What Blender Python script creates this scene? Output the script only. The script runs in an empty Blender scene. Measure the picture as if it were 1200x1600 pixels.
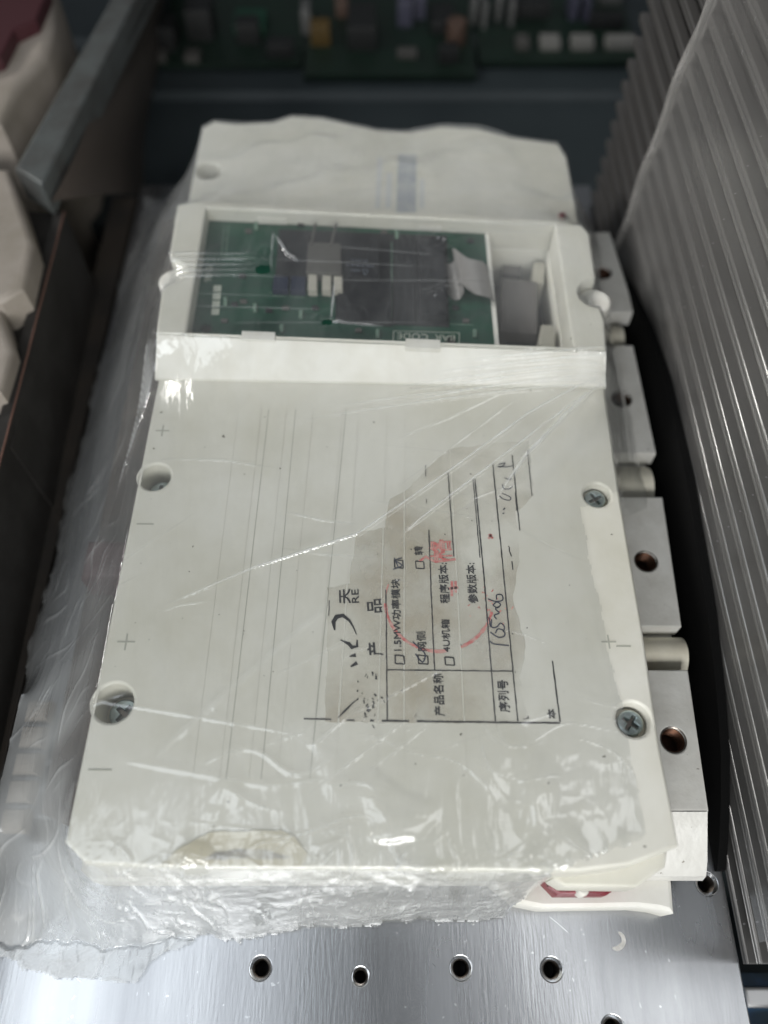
import bpy, bmesh, math, random
import numpy as np
from mathutils import Vector, Matrix
from mathutils.geometry import delaunay_2d_cdt
random.seed(7); rng = np.random.RandomState(11)
sc = bpy.context.scene; C = sc.collection
CM = 0.01                                   # everything below is written in centimetres

# ------------------------------------------------------------------ camera, world, light, exposure
TH = math.radians(59.8); F = 1247.0
ZD = 5.0                                    # height of the module's flat cover above the mounting plate
ZC = ZD + 20.8                              # camera height
cam = bpy.data.cameras.new('camera'); co = bpy.data.objects.new('camera', cam); C.objects.link(co)
co.location = (0, 0, ZC*CM); co.rotation_euler = (math.radians(90) - TH, 0, 0)
cam.sensor_fit = 'VERTICAL'; cam.sensor_height = 36; cam.lens = F/1600*36
cam.clip_start = 0.005; cam.clip_end = 20
cam.dof.use_dof = True; cam.dof.focus_distance = 0.228; cam.dof.aperture_fstop = 5.2
sc.camera = co
vs = sc.view_settings
vs.view_transform = 'Standard'; vs.look = 'None'; vs.gamma = 1; vs.use_curve_mapping = False
vs.exposure = 0.14
try:
    sc.cycles.transparent_max_bounces = 24; sc.cycles.max_bounces = 8
    sc.cycles.caustics_reflective = False; sc.cycles.caustics_refractive = False
    sc.cycles.sample_clamp_indirect = 4
except Exception: pass

w = bpy.data.worlds.new('World'); sc.world = w; w.use_nodes = True
nt = w.node_tree; N = nt.nodes; L = nt.links
bg = N['Background']
tc = N.new('ShaderNodeTexCoord'); mp = N.new('ShaderNodeMapping'); mp.inputs['Scale'].default_value = (1.6, 1.0, 1.6)
nz = N.new('ShaderNodeTexNoise'); nz.inputs['Scale'].default_value = 4.2; nz.inputs['Detail'].default_value = 2
cr = N.new('ShaderNodeValToRGB')
cr.color_ramp.elements[0].position = .38; cr.color_ramp.elements[0].color = (.14, .16, .20, 1)
cr.color_ramp.elements[1].position = .66; cr.color_ramp.elements[1].color = (2.3, 2.4, 2.5, 1)
L.new(tc.outputs['Generated'], mp.inputs['Vector']); L.new(mp.outputs['Vector'], nz.inputs['Vector'])
L.new(nz.outputs['Fac'], cr.inputs['Fac']); L.new(cr.outputs['Color'], bg.inputs['Color'])
bg.inputs['Strength'].default_value = 0.085

def area(name, loc, target, sx, sy, power, col):
    l = bpy.data.lights.new(name, 'AREA'); l.shape = 'RECTANGLE'; l.size = sx*CM; l.size_y = sy*CM
    l.energy = power; l.color = col
    o = bpy.data.objects.new(name, l); C.objects.link(o)
    o.location = Vector(loc)*CM
    o.rotation_euler = (Vector(target) - Vector(loc)).to_track_quat('-Z', 'Y').to_euler()
    return o
area('window_and_fill_light', (0, -40, 32), (-1, 5, 3), 40, 22, 3.15, (1.0, 1.0, .985))
area('window_and_fill_light', (-46, -22, 46), (-2, 8, 3), 26, 30, .8, (.90, .95, 1.0))
area('window_and_fill_light', (-62, 42, 56), (14, 27, 14), 22, 30, .42, (1.0, .98, .95)).data.spread = math.radians(38)  # unseen lamp added to light the fins of the right heat sink
area('overhead_fill', (-40, 0, 100), (-9, 0, 0), 36, 44, 1.0, (.88, .94, 1.0))  # unseen lamp added overhead to brighten the plate's left side
area('overhead_fill', (42, 8, 100), (10, 1, 0), 34, 44, .9, (.96, .98, 1.0))  # its added counterpart on the right; the plate's middle stays darker

# ------------------------------------------------------------------ helpers
def P(x, y, z):
    """place seen at photo pixel (x, y) at height z above the mounting plate (cm)"""
    a = (x-600)/F; b = (800-y)/F
    d = (a, math.cos(TH)+b*math.sin(TH), -math.sin(TH)+b*math.cos(TH))
    t = (z-ZC)/d[2]
    return Vector((a*t, d[1]*t, z))
def PX(x, y, X):
    """place seen at photo pixel (x, y) on the upright plane x = X"""
    a = (x-600)/F; b = (800-y)/F
    t = X/a
    return Vector((X, (math.cos(TH)+b*math.sin(TH))*t, ZC+(-math.sin(TH)+b*math.cos(TH))*t))
def P2(pts, z): return [tuple(P(x, y, z)[:2]) for x, y in pts]
def ccw(p):
    s = sum(p[i][0]*p[(i+1) % len(p)][1]-p[(i+1) % len(p)][0]*p[i][1] for i in range(len(p)))
    return list(p) if s > 0 else list(p)[::-1]
def root_of(o):
    while o.parent: o = o.parent
    return o
def thing(name, label, cat, loc=(0, 0, 0), group=None):
    o = bpy.data.objects.new(name, None); C.objects.link(o); o.location = Vector(loc)*CM
    o.empty_display_size = .01
    return tag(o, label, cat, group)
def tag(o, label, cat, group=None, kind=None):
    o['label'] = label; o['category'] = cat
    if group: o['group'] = group
    if kind: o['kind'] = kind
    return o
def struct(o): o['kind'] = 'structure'; return o
def smooth_path0(pts, n=4):
    out = []; m = len(pts)
    for i in range(m-1):
        p0, p1, p2, p3 = pts[max(i-1, 0)], pts[i], pts[i+1], pts[min(i+2, m-1)]
        for k in range(n):
            t = k/n; out.append(.5*((2*p1)+(-p0+p2)*t+(2*p0-5*p1+4*p2-p3)*t*t+(-p0+3*p1-3*p2+p3)*t**3))
    out.append(pts[-1]); return out
class MB:
    def __init__(s): s.v = []; s.f = []; s.sm = []
    def add(s, vs, fs):
        n = len(s.v); s.v += [tuple(v) for v in vs]; s.f += [tuple(i+n for i in f) for f in fs]; return s
    def box(s, a, b, rz=0, bev=0):
        cx, cy = (a[0]+b[0])/2, (a[1]+b[1])/2
        poly = [(a[0], a[1]), (b[0], a[1]), (b[0], b[1]), (a[0], b[1])]
        if rz:
            c, q = math.cos(rz), math.sin(rz)
            poly = [(cx+(x-cx)*c-(y-cy)*q, cy+(x-cx)*q+(y-cy)*c) for x, y in poly]
        return s.slab(poly, a[2], b[2], bev=bev)
    def slab(s, outer, z0, z1, holes=(), bev=0.0, seg=2):
        """solid of an outline with holes and a rounded top edge"""
        loops = [ccw(outer)] + [ccw(h)[::-1] for h in holes]
        def inset(lp, d):
            if d <= 0: return [Vector(p) for p in lp]
            out = []; n = len(lp)
            for i in range(n):
                p0, p1, p2 = Vector(lp[i-1]), Vector(lp[i]), Vector(lp[(i+1) % n])
                e1 = (p1-p0).normalized(); e2 = (p2-p1).normalized()
                n1 = Vector((-e1.y, e1.x)); n2 = Vector((-e2.y, e2.x)); m = n1+n2
                if m.length < 1e-6: m = n1
                m.normalize(); k = d/max(.45, m.dot(n1))
                out.append(p1+m*k)
            return out
        rings = [(0, z0)]
        if bev > 0:
            for k in range(seg+1):
                an = math.pi/2*k/seg
                rings.append((bev*(1-math.cos(an)), z1-bev+bev*math.sin(an)))
        else: rings.append((0, z1))
        tops = []
        for lp in loops:
            n = len(lp); base = len(s.v)
            for d, z in rings:
                for p in inset(lp, d): s.v.append((p.x, p.y, z))
            for r in range(len(rings)-1):
                for i in range(n):
                    j = (i+1) % n
                    s.f.append((base+r*n+i, base+r*n+j, base+(r+1)*n+j, base+(r+1)*n+i))
            tops.append([base+(len(rings)-1)*n+i for i in range(n)])
        flat = [i for t in tops for i in t]
        vin = [Vector((s.v[i][0], s.v[i][1])) for i in flat]; ed = []; k0 = 0
        for t in tops:
            ed += [(k0+i, k0+(i+1) % len(t)) for i in range(len(t))]; k0 += len(t)
        vo, _, fo, ov, _, _ = delaunay_2d_cdt(vin, ed, [], 1, 1e-7)
        zt = s.v[flat[0]][2]; m = [flat[o[0]] if o else None for o in ov]
        for i, v_ in enumerate(vo):
            if m[i] is None: s.v.append((v_.x, v_.y, zt)); m[i] = len(s.v)-1
        def pin(p, lp):
            r_ = False; j = len(lp)-1
            for i in range(len(lp)):
                a, b = vin[lp[i]], vin[lp[j]]
                if (a.y > p.y) != (b.y > p.y) and p.x < (b.x-a.x)*(p.y-a.y)/(b.y-a.y)+a.x: r_ = not r_
                j = i
            return r_
        idxs = []; k0 = 0
        for t in tops: idxs.append(list(range(k0, k0+len(t)))); k0 += len(t)
        for t in fo:
            c = (vo[t[0]]+vo[t[1]]+vo[t[2]])/3
            if not pin(c, idxs[0]) or any(pin(c, h) for h in idxs[1:]): continue
            a, b, q_ = t
            if (vo[b]-vo[a]).cross(vo[q_]-vo[a]) < 0: a, q_ = q_, a
            s.f.append((m[a], m[b], m[q_]))
        return s
    def cyl(s, x, y, z0, z1, r, n=28, r1=None, bev=0):
        if r1 is None: return s.slab([(x+r*math.cos(2*math.pi*i/n), y+r*math.sin(2*math.pi*i/n)) for i in range(n)], z0, z1, bev=bev)
        vs = []; fs = []
        for i in range(n):
            c, q = math.cos(2*math.pi*i/n), math.sin(2*math.pi*i/n)
            vs += [(x+r*c, y+r*q, z0), (x+r1*c, y+r1*q, z1)]
        for i in range(n): j = (i+1) % n; fs.append((2*i, 2*j, 2*j+1, 2*i+1))
        return s.add(vs, fs)
    def tube(s, pts, r, n=8, closed=False):
        pts = [Vector(p) for p in pts]; base = len(s.v); m = len(pts)
        for i, p in enumerate(pts):
            d = (pts[min(i+1, m-1)]-pts[max(i-1, 0)]).normalized()
            u = d.cross(Vector((0, 0, 1)))
            if u.length < .1: u = d.cross(Vector((0, 1, 0)))
            u.normalize(); v = d.cross(u)
            for k in range(n):
                a = 2*math.pi*k/n; q = p+(u*math.cos(a)+v*math.sin(a))*r; s.v.append(tuple(q))
        for i in range(m-1):
            for k in range(n):
                k2 = (k+1) % n
                s.f.append((base+i*n+k, base+i*n+k2, base+(i+1)*n+k2, base+(i+1)*n+k))
        s.f.append(tuple(base+k for k in range(n))[::-1]); s.f.append(tuple(base+(m-1)*n+k for k in range(n)))
        return s
    def stroke(s, pts, wd, z):
        """flat ink line through points"""
        pts = [Vector((p[0], p[1])) for p in pts]; m = len(pts); base = len(s.v)
        for i, p in enumerate(pts):
            d = (pts[min(i+1, m-1)]-pts[max(i-1, 0)]).normalized(); nrm = Vector((-d.y, d.x))
            ww = wd[i] if isinstance(wd, (list, tuple)) else wd
            for sg in (-1, 1): q = p+nrm*sg*ww/2; s.v.append((q.x, q.y, z))
        for i in range(m-1): s.f.append((base+2*i, base+2*i+2, base+2*i+3, base+2*i+1))
        return s
    def build(s, name, m, parent=None, smooth=32, origin=None):
        me = bpy.data.meshes.new(name)
        o = bpy.data.objects.new(name, me); C.objects.link(o)
        if parent is not None:
            o.parent = parent; off = root_of(parent).location
            if parent.parent is not None or parent.type == 'MESH': off = root_of(parent).location
        else:
            if origin is None:
                xs = [v[0] for v in s.v]; ys = [v[1] for v in s.v]; zs = [v[2] for v in s.v]
                origin = ((min(xs)+max(xs))/2, (min(ys)+max(ys))/2, min(zs))
            o.location = Vector(origin)*CM; off = o.location
        me.from_pydata([tuple(Vector(v)*CM-off) for v in s.v], [], s.f)
        me.materials.append(m); me.update()
        if smooth:
            me.polygons.foreach_set('use_smooth', [True]*len(me.polygons))
            me.set_sharp_from_angle(angle=math.radians(smooth))
            if smooth < 60:
                for p_ in me.polygons:
                    if abs(p_.normal.z) > .9995: p_.use_smooth = False
        return o
def dup(o, dx, dy, dz=0, parent=None):
    c = o.copy(); C.objects.link(c); c.parent = parent if parent is not None else o.parent
    c.location = o.location + Vector((dx, dy, dz))*CM
    for ch in list(o.children):
        k = ch.copy(); C.objects.link(k); k.parent = c
        for g in ch.children: q = g.copy(); C.objects.link(q); q.parent = k
    return c

# ------------------------------------------------------------------ materials
def mat(name, col, rough=.5, metal=0, var=None, vscale=40, vlo=.4, vhi=.6, bump=0, bscale=200, stretch=(1, 1, 1),
        speck=None, spec=.5, rvar=0, sss=0, vdetail=5):
    m = bpy.data.materials.new(name); m.use_nodes = True
    nt = m.node_tree; N = nt.nodes; L = nt.links; b = N['Principled BSDF']
    b.inputs['Base Color'].default_value = (*col, 1); b.inputs['Roughness'].default_value = rough
    b.inputs['Metallic'].default_value = metal; b.inputs['Specular IOR Level'].default_value = spec
    if sss: b.inputs['Subsurface Weight'].default_value = sss; b.inputs['Subsurface Radius'].default_value = (.002, .002, .0015); b.inputs['Subsurface Scale'].default_value = 1
    tc = N.new('ShaderNodeTexCoord'); mp = N.new('ShaderNodeMapping'); mp.inputs['Scale'].default_value = stretch
    L.new(tc.outputs['Object'], mp.inputs['Vector'])
    cur = None
    if var:
        n = N.new('ShaderNodeTexNoise'); n.inputs['Scale'].default_value = vscale; n.inputs['Detail'].default_value = vdetail
        n.inputs['Roughness'].default_value = .62
        L.new(mp.outputs['Vector'], n.inputs['Vector'])
        r = N.new('ShaderNodeMapRange'); r.inputs['From Min'].default_value = vlo; r.inputs['From Max'].default_value = vhi
        L.new(n.outputs['Fac'], r.inputs['Value'])
        x = N.new('ShaderNodeMix'); x.data_type = 'RGBA'
        x.inputs['A'].default_value = (*col, 1); x.inputs['B'].default_value = (*var, 1)
        L.new(r.outputs['Result'], x.inputs['Factor']); cur = x.outputs['Result']
        if rvar:
            rr = N.new('ShaderNodeMapRange'); rr.inputs['To Min'].default_value = rough-rvar; rr.inputs['To Max'].default_value = rough+rvar
            L.new(r.outputs['Result'], rr.inputs['Value']); L.new(rr.outputs['Result'], b.inputs['Roughness'])
    if speck:
        scol, sscale, sth = speck
        v = N.new('ShaderNodeTexNoise'); v.inputs['Scale'].default_value = sscale; v.inputs['Detail'].default_value = 2
        L.new(tc.outputs['Object'], v.inputs['Vector'])
        r = N.new('ShaderNodeMapRange'); r.inputs['From Min'].default_value = sth; r.inputs['From Max'].default_value = sth+.03
        L.new(v.outputs['Fac'], r.inputs['Value'])
        x = N.new('ShaderNodeMix'); x.data_type = 'RGBA'; x.inputs['A'].default_value = (*col, 1); x.inputs['B'].default_value = (*scol, 1)
        if cur: L.new(cur, x.inputs['A'])
        L.new(r.outputs['Result'], x.inputs['Factor']); cur = x.outputs['Result']
    if cur: L.new(cur, b.inputs['Base Color'])
    if bump:
        n = N.new('ShaderNodeTexNoise'); n.inputs['Scale'].default_value = bscale; n.inputs['Detail'].default_value = 4
        L.new(mp.outputs['Vector'], n.inputs['Vector'])
        q = N.new('ShaderNodeBump'); q.inputs['Strength'].default_value = bump; q.inputs['Distance'].default_value = .0006
        L.new(n.outputs['Fac'], q.inputs['Height']); L.new(q.outputs['Normal'], b.inputs['Normal'])
    return m
WHITE = mat('module_white_plastic', (.66, .65, .59), .42, 0, (.55, .535, .455), 26, .36, .72, .12, 260, speck=((.16, .15, .12), 420, .735), sss=.05)
CREAM = mat('cream_plastic', (.70, .67, .56), .48, 0, (.55, .51, .41), 60, .4, .75, .15, 300)
FOOT = mat('white_foot_plastic', (.72, .71, .66), .40, 0, (.62, .60, .53), 80, .4, .8, .1, 200)
PAD = mat('terminal_grey', (.66, .655, .62), .42, .08, (.52, .51, .47), 90, .38, .75, .2, 500, speck=((.22, .2, .17), 500, .73))
ALU = mat('brushed_aluminium', (.60, .61, .62), .27, 1, (.50, .51, .53), 30, .35, .7, .05, 1200, stretch=(1, .12, 1), speck=((.82, .83, .84), 380, .715), rvar=.05)
CHAMF = mat('bright_chamfer', (.85, .86, .87), .16, 1)
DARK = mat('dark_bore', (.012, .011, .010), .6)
THREAD = mat('steel_thread', (.22, .20, .18), .3, 1)
COPPER = mat('copper_thread', (.075, .036, .022), .45, .9, (.035, .02, .015), 500, .4, .7)
SCREW = mat('zinc_screw', (.45, .52, .52), .30, .9, (.30, .36, .35), 400, .35, .7, .2, 900)
FIN = mat('fin_aluminium', (.24, .235, .23), .36, .75, (.11, .10, .09), 22, .35, .72, .25, 300, stretch=(1, .08, 1), speck=((.6, .6, .6), 500, .74), rvar=.08)
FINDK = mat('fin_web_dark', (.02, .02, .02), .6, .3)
BLACKM = mat('blackened_metal', (.02, .018, .016), .6, .2, (.035, .028, .022), 25)
SHADE = mat('black_gap_shade', (.004, .004, .004), .95, spec=.1)  # black for the strip that stands in for deep shade
PCB = mat('green_solder_mask', (.003, .055, .030), .33, 0, (.002, .030, .019), 50, .4, .7, .15, 900, stretch=(1, 2.5, 1), speck=((.03, .19, .11), 800, .72))
SILK = mat('silkscreen', (.42, .45, .38), .6)
SILKDIM = mat('silkscreen_dim', (.12, .20, .15), .6)
ICB = mat('black_epoxy', (.012, .013, .016), .5, 0, (.022, .023, .025), 120, spec=.3)
CONN = mat('grey_connector', (.075, .072, .066), .5)
CONNL = mat('pale_connector', (.40, .385, .33), .5)
BLUE = mat('blue_component', (.012, .018, .04), .4)
RIB = mat('ribbon_grey', (.26, .25, .24), .45)
INSIDE = mat('cavity_dark_plastic', (.05, .042, .036), .6, 0, (.03, .027, .024), 60)
CAPG = mat('grey_can', (.11, .10, .095), .45)
RED = mat('maroon_plastic', (.23, .022, .035), .38, 0, (.16, .015, .025), 90)
STEEL = mat('blue_grey_painted_steel', (.036, .047, .051), .50, .1, (.025, .034, .038), 14, .35, .7)
BLACK = mat('black_plastic', (.010, .011, .011), .5)
DKGREEN = mat('dark_green_board', (.006, .016, .010), .45, 0, (.006, .02, .012), 60)
DKMET = mat('dark_weathered_metal', (.035, .033, .031), .55, .4, (.018, .016, .014), 40, .35, .7, .4, 200)
GREYBAR = mat('grey_cast_bar', (.105, .115, .112), .55, .3, (.07, .068, .064), 70, .4, .7, .5, 300)
BROWNP = mat('brown_wrapped_panel', (.105, .085, .072), .5, .2, (.05, .045, .038), 12, .38, .62, .3, 60, stretch=(1, .35, .6), vdetail=2)
COPE = mat('copper_edge', (.20, .11, .085), .5, .6)
PALEG = mat('pale_taupe_plastic', (.34, .30, .26), .55, 0, (.26, .23, .19), 30)
INK = mat('black_ink', (.018, .018, .022), .5, 0, (.05, .05, .05), 900, .45, .75)
PEN = mat('pen_ink', (.03, .035, .06), .5)
STAMP = mat('red_stamp_ink', (.52, .13, .12), .6, 0, (.56, .34, .30), 500, .40, .62)
MARKG = mat('moulded_mark', (.37, .37, .32), .5)
RIBL = mat('moulded_line', (.68, .68, .60), .4)

MARO = mat('dark_maroon', (.055, .014, .018), .5)
SIDE = mat('brown_side_rail', (.12, .095, .08), .5, 0, (.07, .055, .05), 40)
def label_mat():
    m = bpy.data.materials.new('dirty_label'); m.use_nodes = True
    nt = m.node_tree; N = nt.nodes; L = nt.links; b = N['Principled BSDF']; out = N['Material Output']
    tc = N.new('ShaderNodeTexCoord'); n = N.new('ShaderNodeTexNoise'); n.inputs['Scale'].default_value = 75; n.inputs['Detail'].default_value = 6; n.inputs['Roughness'].default_value = .65
    L.new(tc.outputs['Object'], n.inputs['Vector'])
    r = N.new('ShaderNodeValToRGB'); e = r.color_ramp.elements
    e[0].position = .36; e[0].color = (.42, .35, .24, 1); e[1].position = .64; e[1].color = (.60, .58, .51, 1)
    L.new(n.outputs['Fac'], r.inputs['Fac']); L.new(r.outputs['Color'], b.inputs['Base Color']); b.inputs['Roughness'].default_value = .5
    n2 = N.new('ShaderNodeTexNoise'); n2.inputs['Scale'].default_value = 32; n2.inputs['Detail'].default_value = 5
    L.new(tc.outputs['Object'], n2.inputs['Vector'])
    mr = N.new('ShaderNodeMapRange'); mr.inputs['From Min'].default_value = .35; mr.inputs['From Max'].default_value = .6; mr.inputs['To Min'].default_value = .0; mr.inputs['To Max'].default_value = .42
    L.new(n2.outputs['Fac'], mr.inputs['Value'])
    t = N.new('ShaderNodeBsdfTransparent'); mx = N.new('ShaderNodeMixShader')
    L.new(mr.outputs['Result'], mx.inputs['Fac']); L.new(t.outputs[0], mx.inputs[1]); L.new(b.outputs[0], mx.inputs[2]); L.new(mx.outputs[0], out.inputs['Surface'])
    return m
LABEL = label_mat()

def film_mat(name, milk=.10, mvar=.12, rough=.10, gl=1.0, bump=.5, col=(.86, .88, .88), stretch=(1, .25, 1), attr=False):
    m = bpy.data.materials.new(name); m.use_nodes = True
    nt = m.node_tree; N = nt.nodes; L = nt.links
    for n in list(N): N.remove(n)
    out = N.new('ShaderNodeOutputMaterial')
    tr = N.new('ShaderNodeBsdfTransparent'); tr.inputs['Color'].default_value = (.975, .98, .975, 1)
    df = N.new('ShaderNodeBsdfDiffuse'); df.inputs['Color'].default_value = (*col, 1)
    tl = N.new('ShaderNodeBsdfTranslucent'); tl.inputs['Color'].default_value = (*col, 1)
    dm = N.new('ShaderNodeMixShader'); dm.inputs[0].default_value = .4
    L.new(df.outputs[0], dm.inputs[1]); L.new(tl.outputs[0], dm.inputs[2])
    gs = N.new('ShaderNodeBsdfGlossy'); gs.inputs['Roughness'].default_value = rough; gs.inputs['Color'].default_value = (1, 1, 1, 1)
    tc = N.new('ShaderNodeTexCoord')
    mp = N.new('ShaderNodeMapping'); mp.inputs['Scale'].default_value = stretch; mp.inputs['Rotation'].default_value = (0, 0, .5)
    L.new(tc.outputs['Object'], mp.inputs['Vector'])
    n1 = N.new('ShaderNodeTexNoise'); n1.inputs['Scale'].default_value = 170; n1.inputs['Detail'].default_value = 3; n1.inputs['Distortion'].default_value = .6
    L.new(mp.outputs['Vector'], n1.inputs['Vector'])
    n2 = N.new('ShaderNodeTexNoise'); n2.inputs['Scale'].default_value = 34; n2.inputs['Detail'].default_value = 4; n2.inputs['Distortion'].default_value = 1.2
    L.new(mp.outputs['Vector'], n2.inputs['Vector'])
    add = N.new('ShaderNodeMath'); add.operation = 'MULTIPLY_ADD'; add.inputs[1].default_value = 3.0
    L.new(n2.outputs['Fac'], add.inputs[0]); L.new(n1.outputs['Fac'], add.inputs[2])
    bp = N.new('ShaderNodeBump'); bp.inputs['Strength'].default_value = bump; bp.inputs['Distance'].default_value = .0009
    L.new(add.outputs[0], bp.inputs['Height'])
    L.new(bp.outputs[0], gs.inputs['Normal'])
    lw = N.new('ShaderNodeLayerWeight'); lw.inputs['Blend'].default_value = .5
    # milkiness: more at grazing angles and where layers lie doubled (noise and per-vertex layer count)
    mr = N.new('ShaderNodeMapRange'); mr.inputs['From Min'].default_value = .42; mr.inputs['From Max'].default_value = .68
    mr.inputs['To Min'].default_value = milk; mr.inputs['To Max'].default_value = milk+mvar
    L.new(n2.outputs['Fac'], mr.inputs['Value'])
    gz = N.new('ShaderNodeMath'); gz.operation = 'MULTIPLY_ADD'; gz.inputs[1].default_value = .30
    pw = N.new('ShaderNodeMath'); pw.operation = 'POWER'; pw.inputs[1].default_value = 2.0
    L.new(lw.outputs['Facing'], pw.inputs[0]); L.new(pw.outputs[0], gz.inputs[0]); L.new(mr.outputs['Result'], gz.inputs[2])
    cur = gz.outputs[0]
    if attr:
        at = N.new('ShaderNodeAttribute'); at.attribute_name = 'layers'
        ad = N.new('ShaderNodeMath'); ad.operation = 'ADD'; ad.use_clamp = True
        L.new(cur, ad.inputs[0]); L.new(at.outputs['Fac'], ad.inputs[1]); cur = ad.outputs[0]
    m1 = N.new('ShaderNodeMixShader'); L.new(cur, m1.inputs[0]); L.new(tr.outputs[0], m1.inputs[1]); L.new(dm.outputs[0], m1.inputs[2])
    # thin sheet: the same reflectance from either side, F0 + (1-F0)(1-|cos|)^5
    ge = N.new('ShaderNodeNewGeometry'); vd = N.new('ShaderNodeVectorMath'); vd.operation = 'DOT_PRODUCT'
    L.new(ge.outputs['Incoming'], vd.inputs[0]); L.new(bp.outputs[0], vd.inputs[1])
    ab = N.new('ShaderNodeMath'); ab.operation = 'ABSOLUTE'; L.new(vd.outputs['Value'], ab.inputs[0])
    om = N.new('ShaderNodeMath'); om.operation = 'SUBTRACT'; om.inputs[0].default_value = 1; om.use_clamp = True; L.new(ab.outputs[0], om.inputs[1])
    p5 = N.new('ShaderNodeMath'); p5.operation = 'POWER'; p5.inputs[1].default_value = 4.5; L.new(om.outputs[0], p5.inputs[0])
    fg = N.new('ShaderNodeMath'); fg.operation = 'MULTIPLY_ADD'; fg.inputs[1].default_value = .8; fg.inputs[2].default_value = .065*gl; fg.use_clamp = True
    L.new(p5.outputs[0], fg.inputs[0])
    m2 = N.new('ShaderNodeMixShader'); L.new(fg.outputs[0], m2.inputs[0]); L.new(m1.outputs[0], m2.inputs[1]); L.new(gs.outputs[0], m2.inputs[2])
    L.new(m2.outputs[0], out.inputs['Surface'])
    return m
FILM = film_mat('stretch_film', milk=.02, mvar=.075, rough=.13, gl=1.35, bump=.42, attr=True)
FILM2 = film_mat('stretch_film_side', milk=.012, mvar=.05, rough=.28, gl=.5, bump=.12, col=(.6, .58, .56), stretch=(1, .3, 1.4))

# ------------------------------------------------------------------ text to mesh
def text_mesh(s):
    cu = bpy.data.curves.new('t', 'FONT'); cu.body = s; cu.size = 1; cu.resolution_u = 3
    o = bpy.data.objects.new('t', cu); C.objects.link(o)
    dg = bpy.context.evaluated_depsgraph_get(); dg.update()
    me = o.evaluated_get(dg).to_mesh()
    v = [(p.co.x, p.co.y) for p in me.vertices]; f = [tuple(q.vertices) for q in me.polygons]
    o.evaluated_get(dg).to_mesh_clear(); bpy.data.objects.remove(o); bpy.data.curves.remove(cu)
    return v, f
def put_text(mb, s, a, b, hpx, z, up=None, bold=.0):
    """write s with its baseline from world point a to b and glyph height h (cm), glyph-up = left of the baseline"""
    v, f = text_mesh(s)
    if not v: return
    x0 = min(p[0] for p in v); x1 = max(p[0] for p in v); y0 = min(p[1] for p in v); y1 = max(p[1] for p in v)
    A = Vector(a[:2]); B = Vector(b[:2]); d = (B-A); n = Vector((-d.y, d.x)).normalized()
    for k, off in enumerate([0] if not bold else [-bold, bold]):
        mb.add([(*(A+d*((p[0]-x0)/(x1-x0))+n*((p[1]-y0)/(y1-y0)*hpx+off)), z+k*.0008) for p in v],
               [q for q in f])

# ================================================================== SETTING
Z_FLOOR = -9.0
mb = MB(); mb.box((-70, -30, Z_FLOOR-1), (70, 120, Z_FLOOR)); struct(mb.build('floor', STEEL))
# ledge of the painted steel cabinet behind the plate: two shallow steps
ZS = -2.6
mb = MB()
def prof(pts, x0, x1, mb):
    n = len(pts)
    mb.add([(x0, y, z) for y, z in pts]+[(x1, y, z) for y, z in pts], [(i, i+n, i+1+n, i+1) for i in range(n-1)])
prof([(33.9, -8.9), (33.9, ZS), (44.5, ZS), (44.9, ZS+.35), (47.2, ZS+.35), (47.6, ZS+.0), (49.8, ZS), (50.2, ZS+.5), (57, ZS+.5), (57.2, -8.9)], -30, 24, mb)
ledge = mb.build('steel_ledge', STEEL); tag(ledge, 'dark blue grey painted steel ledge with shallow steps behind the wrapped module', 'ledge')

# ================================================================== HEAT SINK UNDER THE MODULE
hs = thing('heat_sink', 'bright brushed aluminium mounting plate with threaded holes under the white module', 'heat sink', (0, 16, Z_FLOOR))
XL, XR = -11.9, 10.0
def circ(x, y, r, n=28): return [(x+r*math.cos(2*math.pi*i/n), y+r*math.sin(2*math.pi*i/n)) for i in range(n)]
holes_px = [(407, 1513, 16), (563, 1526, 12), (720, 1513, 16), (862, 1515, 16), (958, 1607, 17), (1104, 1381, 16)]
hol = []
for x, y, r in holes_px:
    p = P(x, y, 0); rr = (P(x+r, y, 0)-p).length; hol.append((p.x, p.y, rr))
mb = MB(); mb.slab([(XL, -3), (XR, -3), (XR+.12, 33.6), (XL, 33.6)], -1.6, 0, [circ(x, y, r) for x, y, r in hol], bev=.05)
plate = mb.build('mounting_plate', ALU, hs)
for x, y, r in hol:
    mb = MB(); mb.cyl(x, y, -.06, .006, r*.82, r1=r*1.04, n=32)
    mb.cyl(x, y, .006, .004, r*1.04, r1=r*1.09, n=32)
    ring = mb.build('hole_rim', CHAMF, plate)
    mb = MB()
    for k in range(9):
        z = -.06-.1*k; mb.cyl(x, y, z-.05, z, r*.72, r1=r*.82, n=28); mb.cyl(x, y, z-.1, z-.05, r*.82, r1=r*.72, n=28)
    mb.build('thread', THREAD, plate)
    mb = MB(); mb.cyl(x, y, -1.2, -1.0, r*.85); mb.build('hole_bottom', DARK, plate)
mb = MB(); rs_ = random.Random(9)
for k in range(22):
    x = rs_.uniform(-9.5, 9.6); y = rs_.uniform(-1, 1.3); a_ = rs_.gauss(math.pi/2, .5); l_ = rs_.choice([.08, .12, .2, .6])
    if any(math.hypot(x-h_[0], y-h_[1]) < h_[2]+l_+.1 for h_ in hol): continue
    mb.stroke([(x, y), (x+l_*.5*math.cos(a_)+.01, y+l_*.5*math.sin(a_)), (x+l_*math.cos(a_), y+l_*math.sin(a_))], .007, .0015)
    mb.build('scratch', CHAMF, plate); mb = MB()
PASTE = mat('dried_paste', (.42, .41, .39), .7, 0, (.56, .55, .53), 700, .4, .6, .6, 900)
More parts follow.
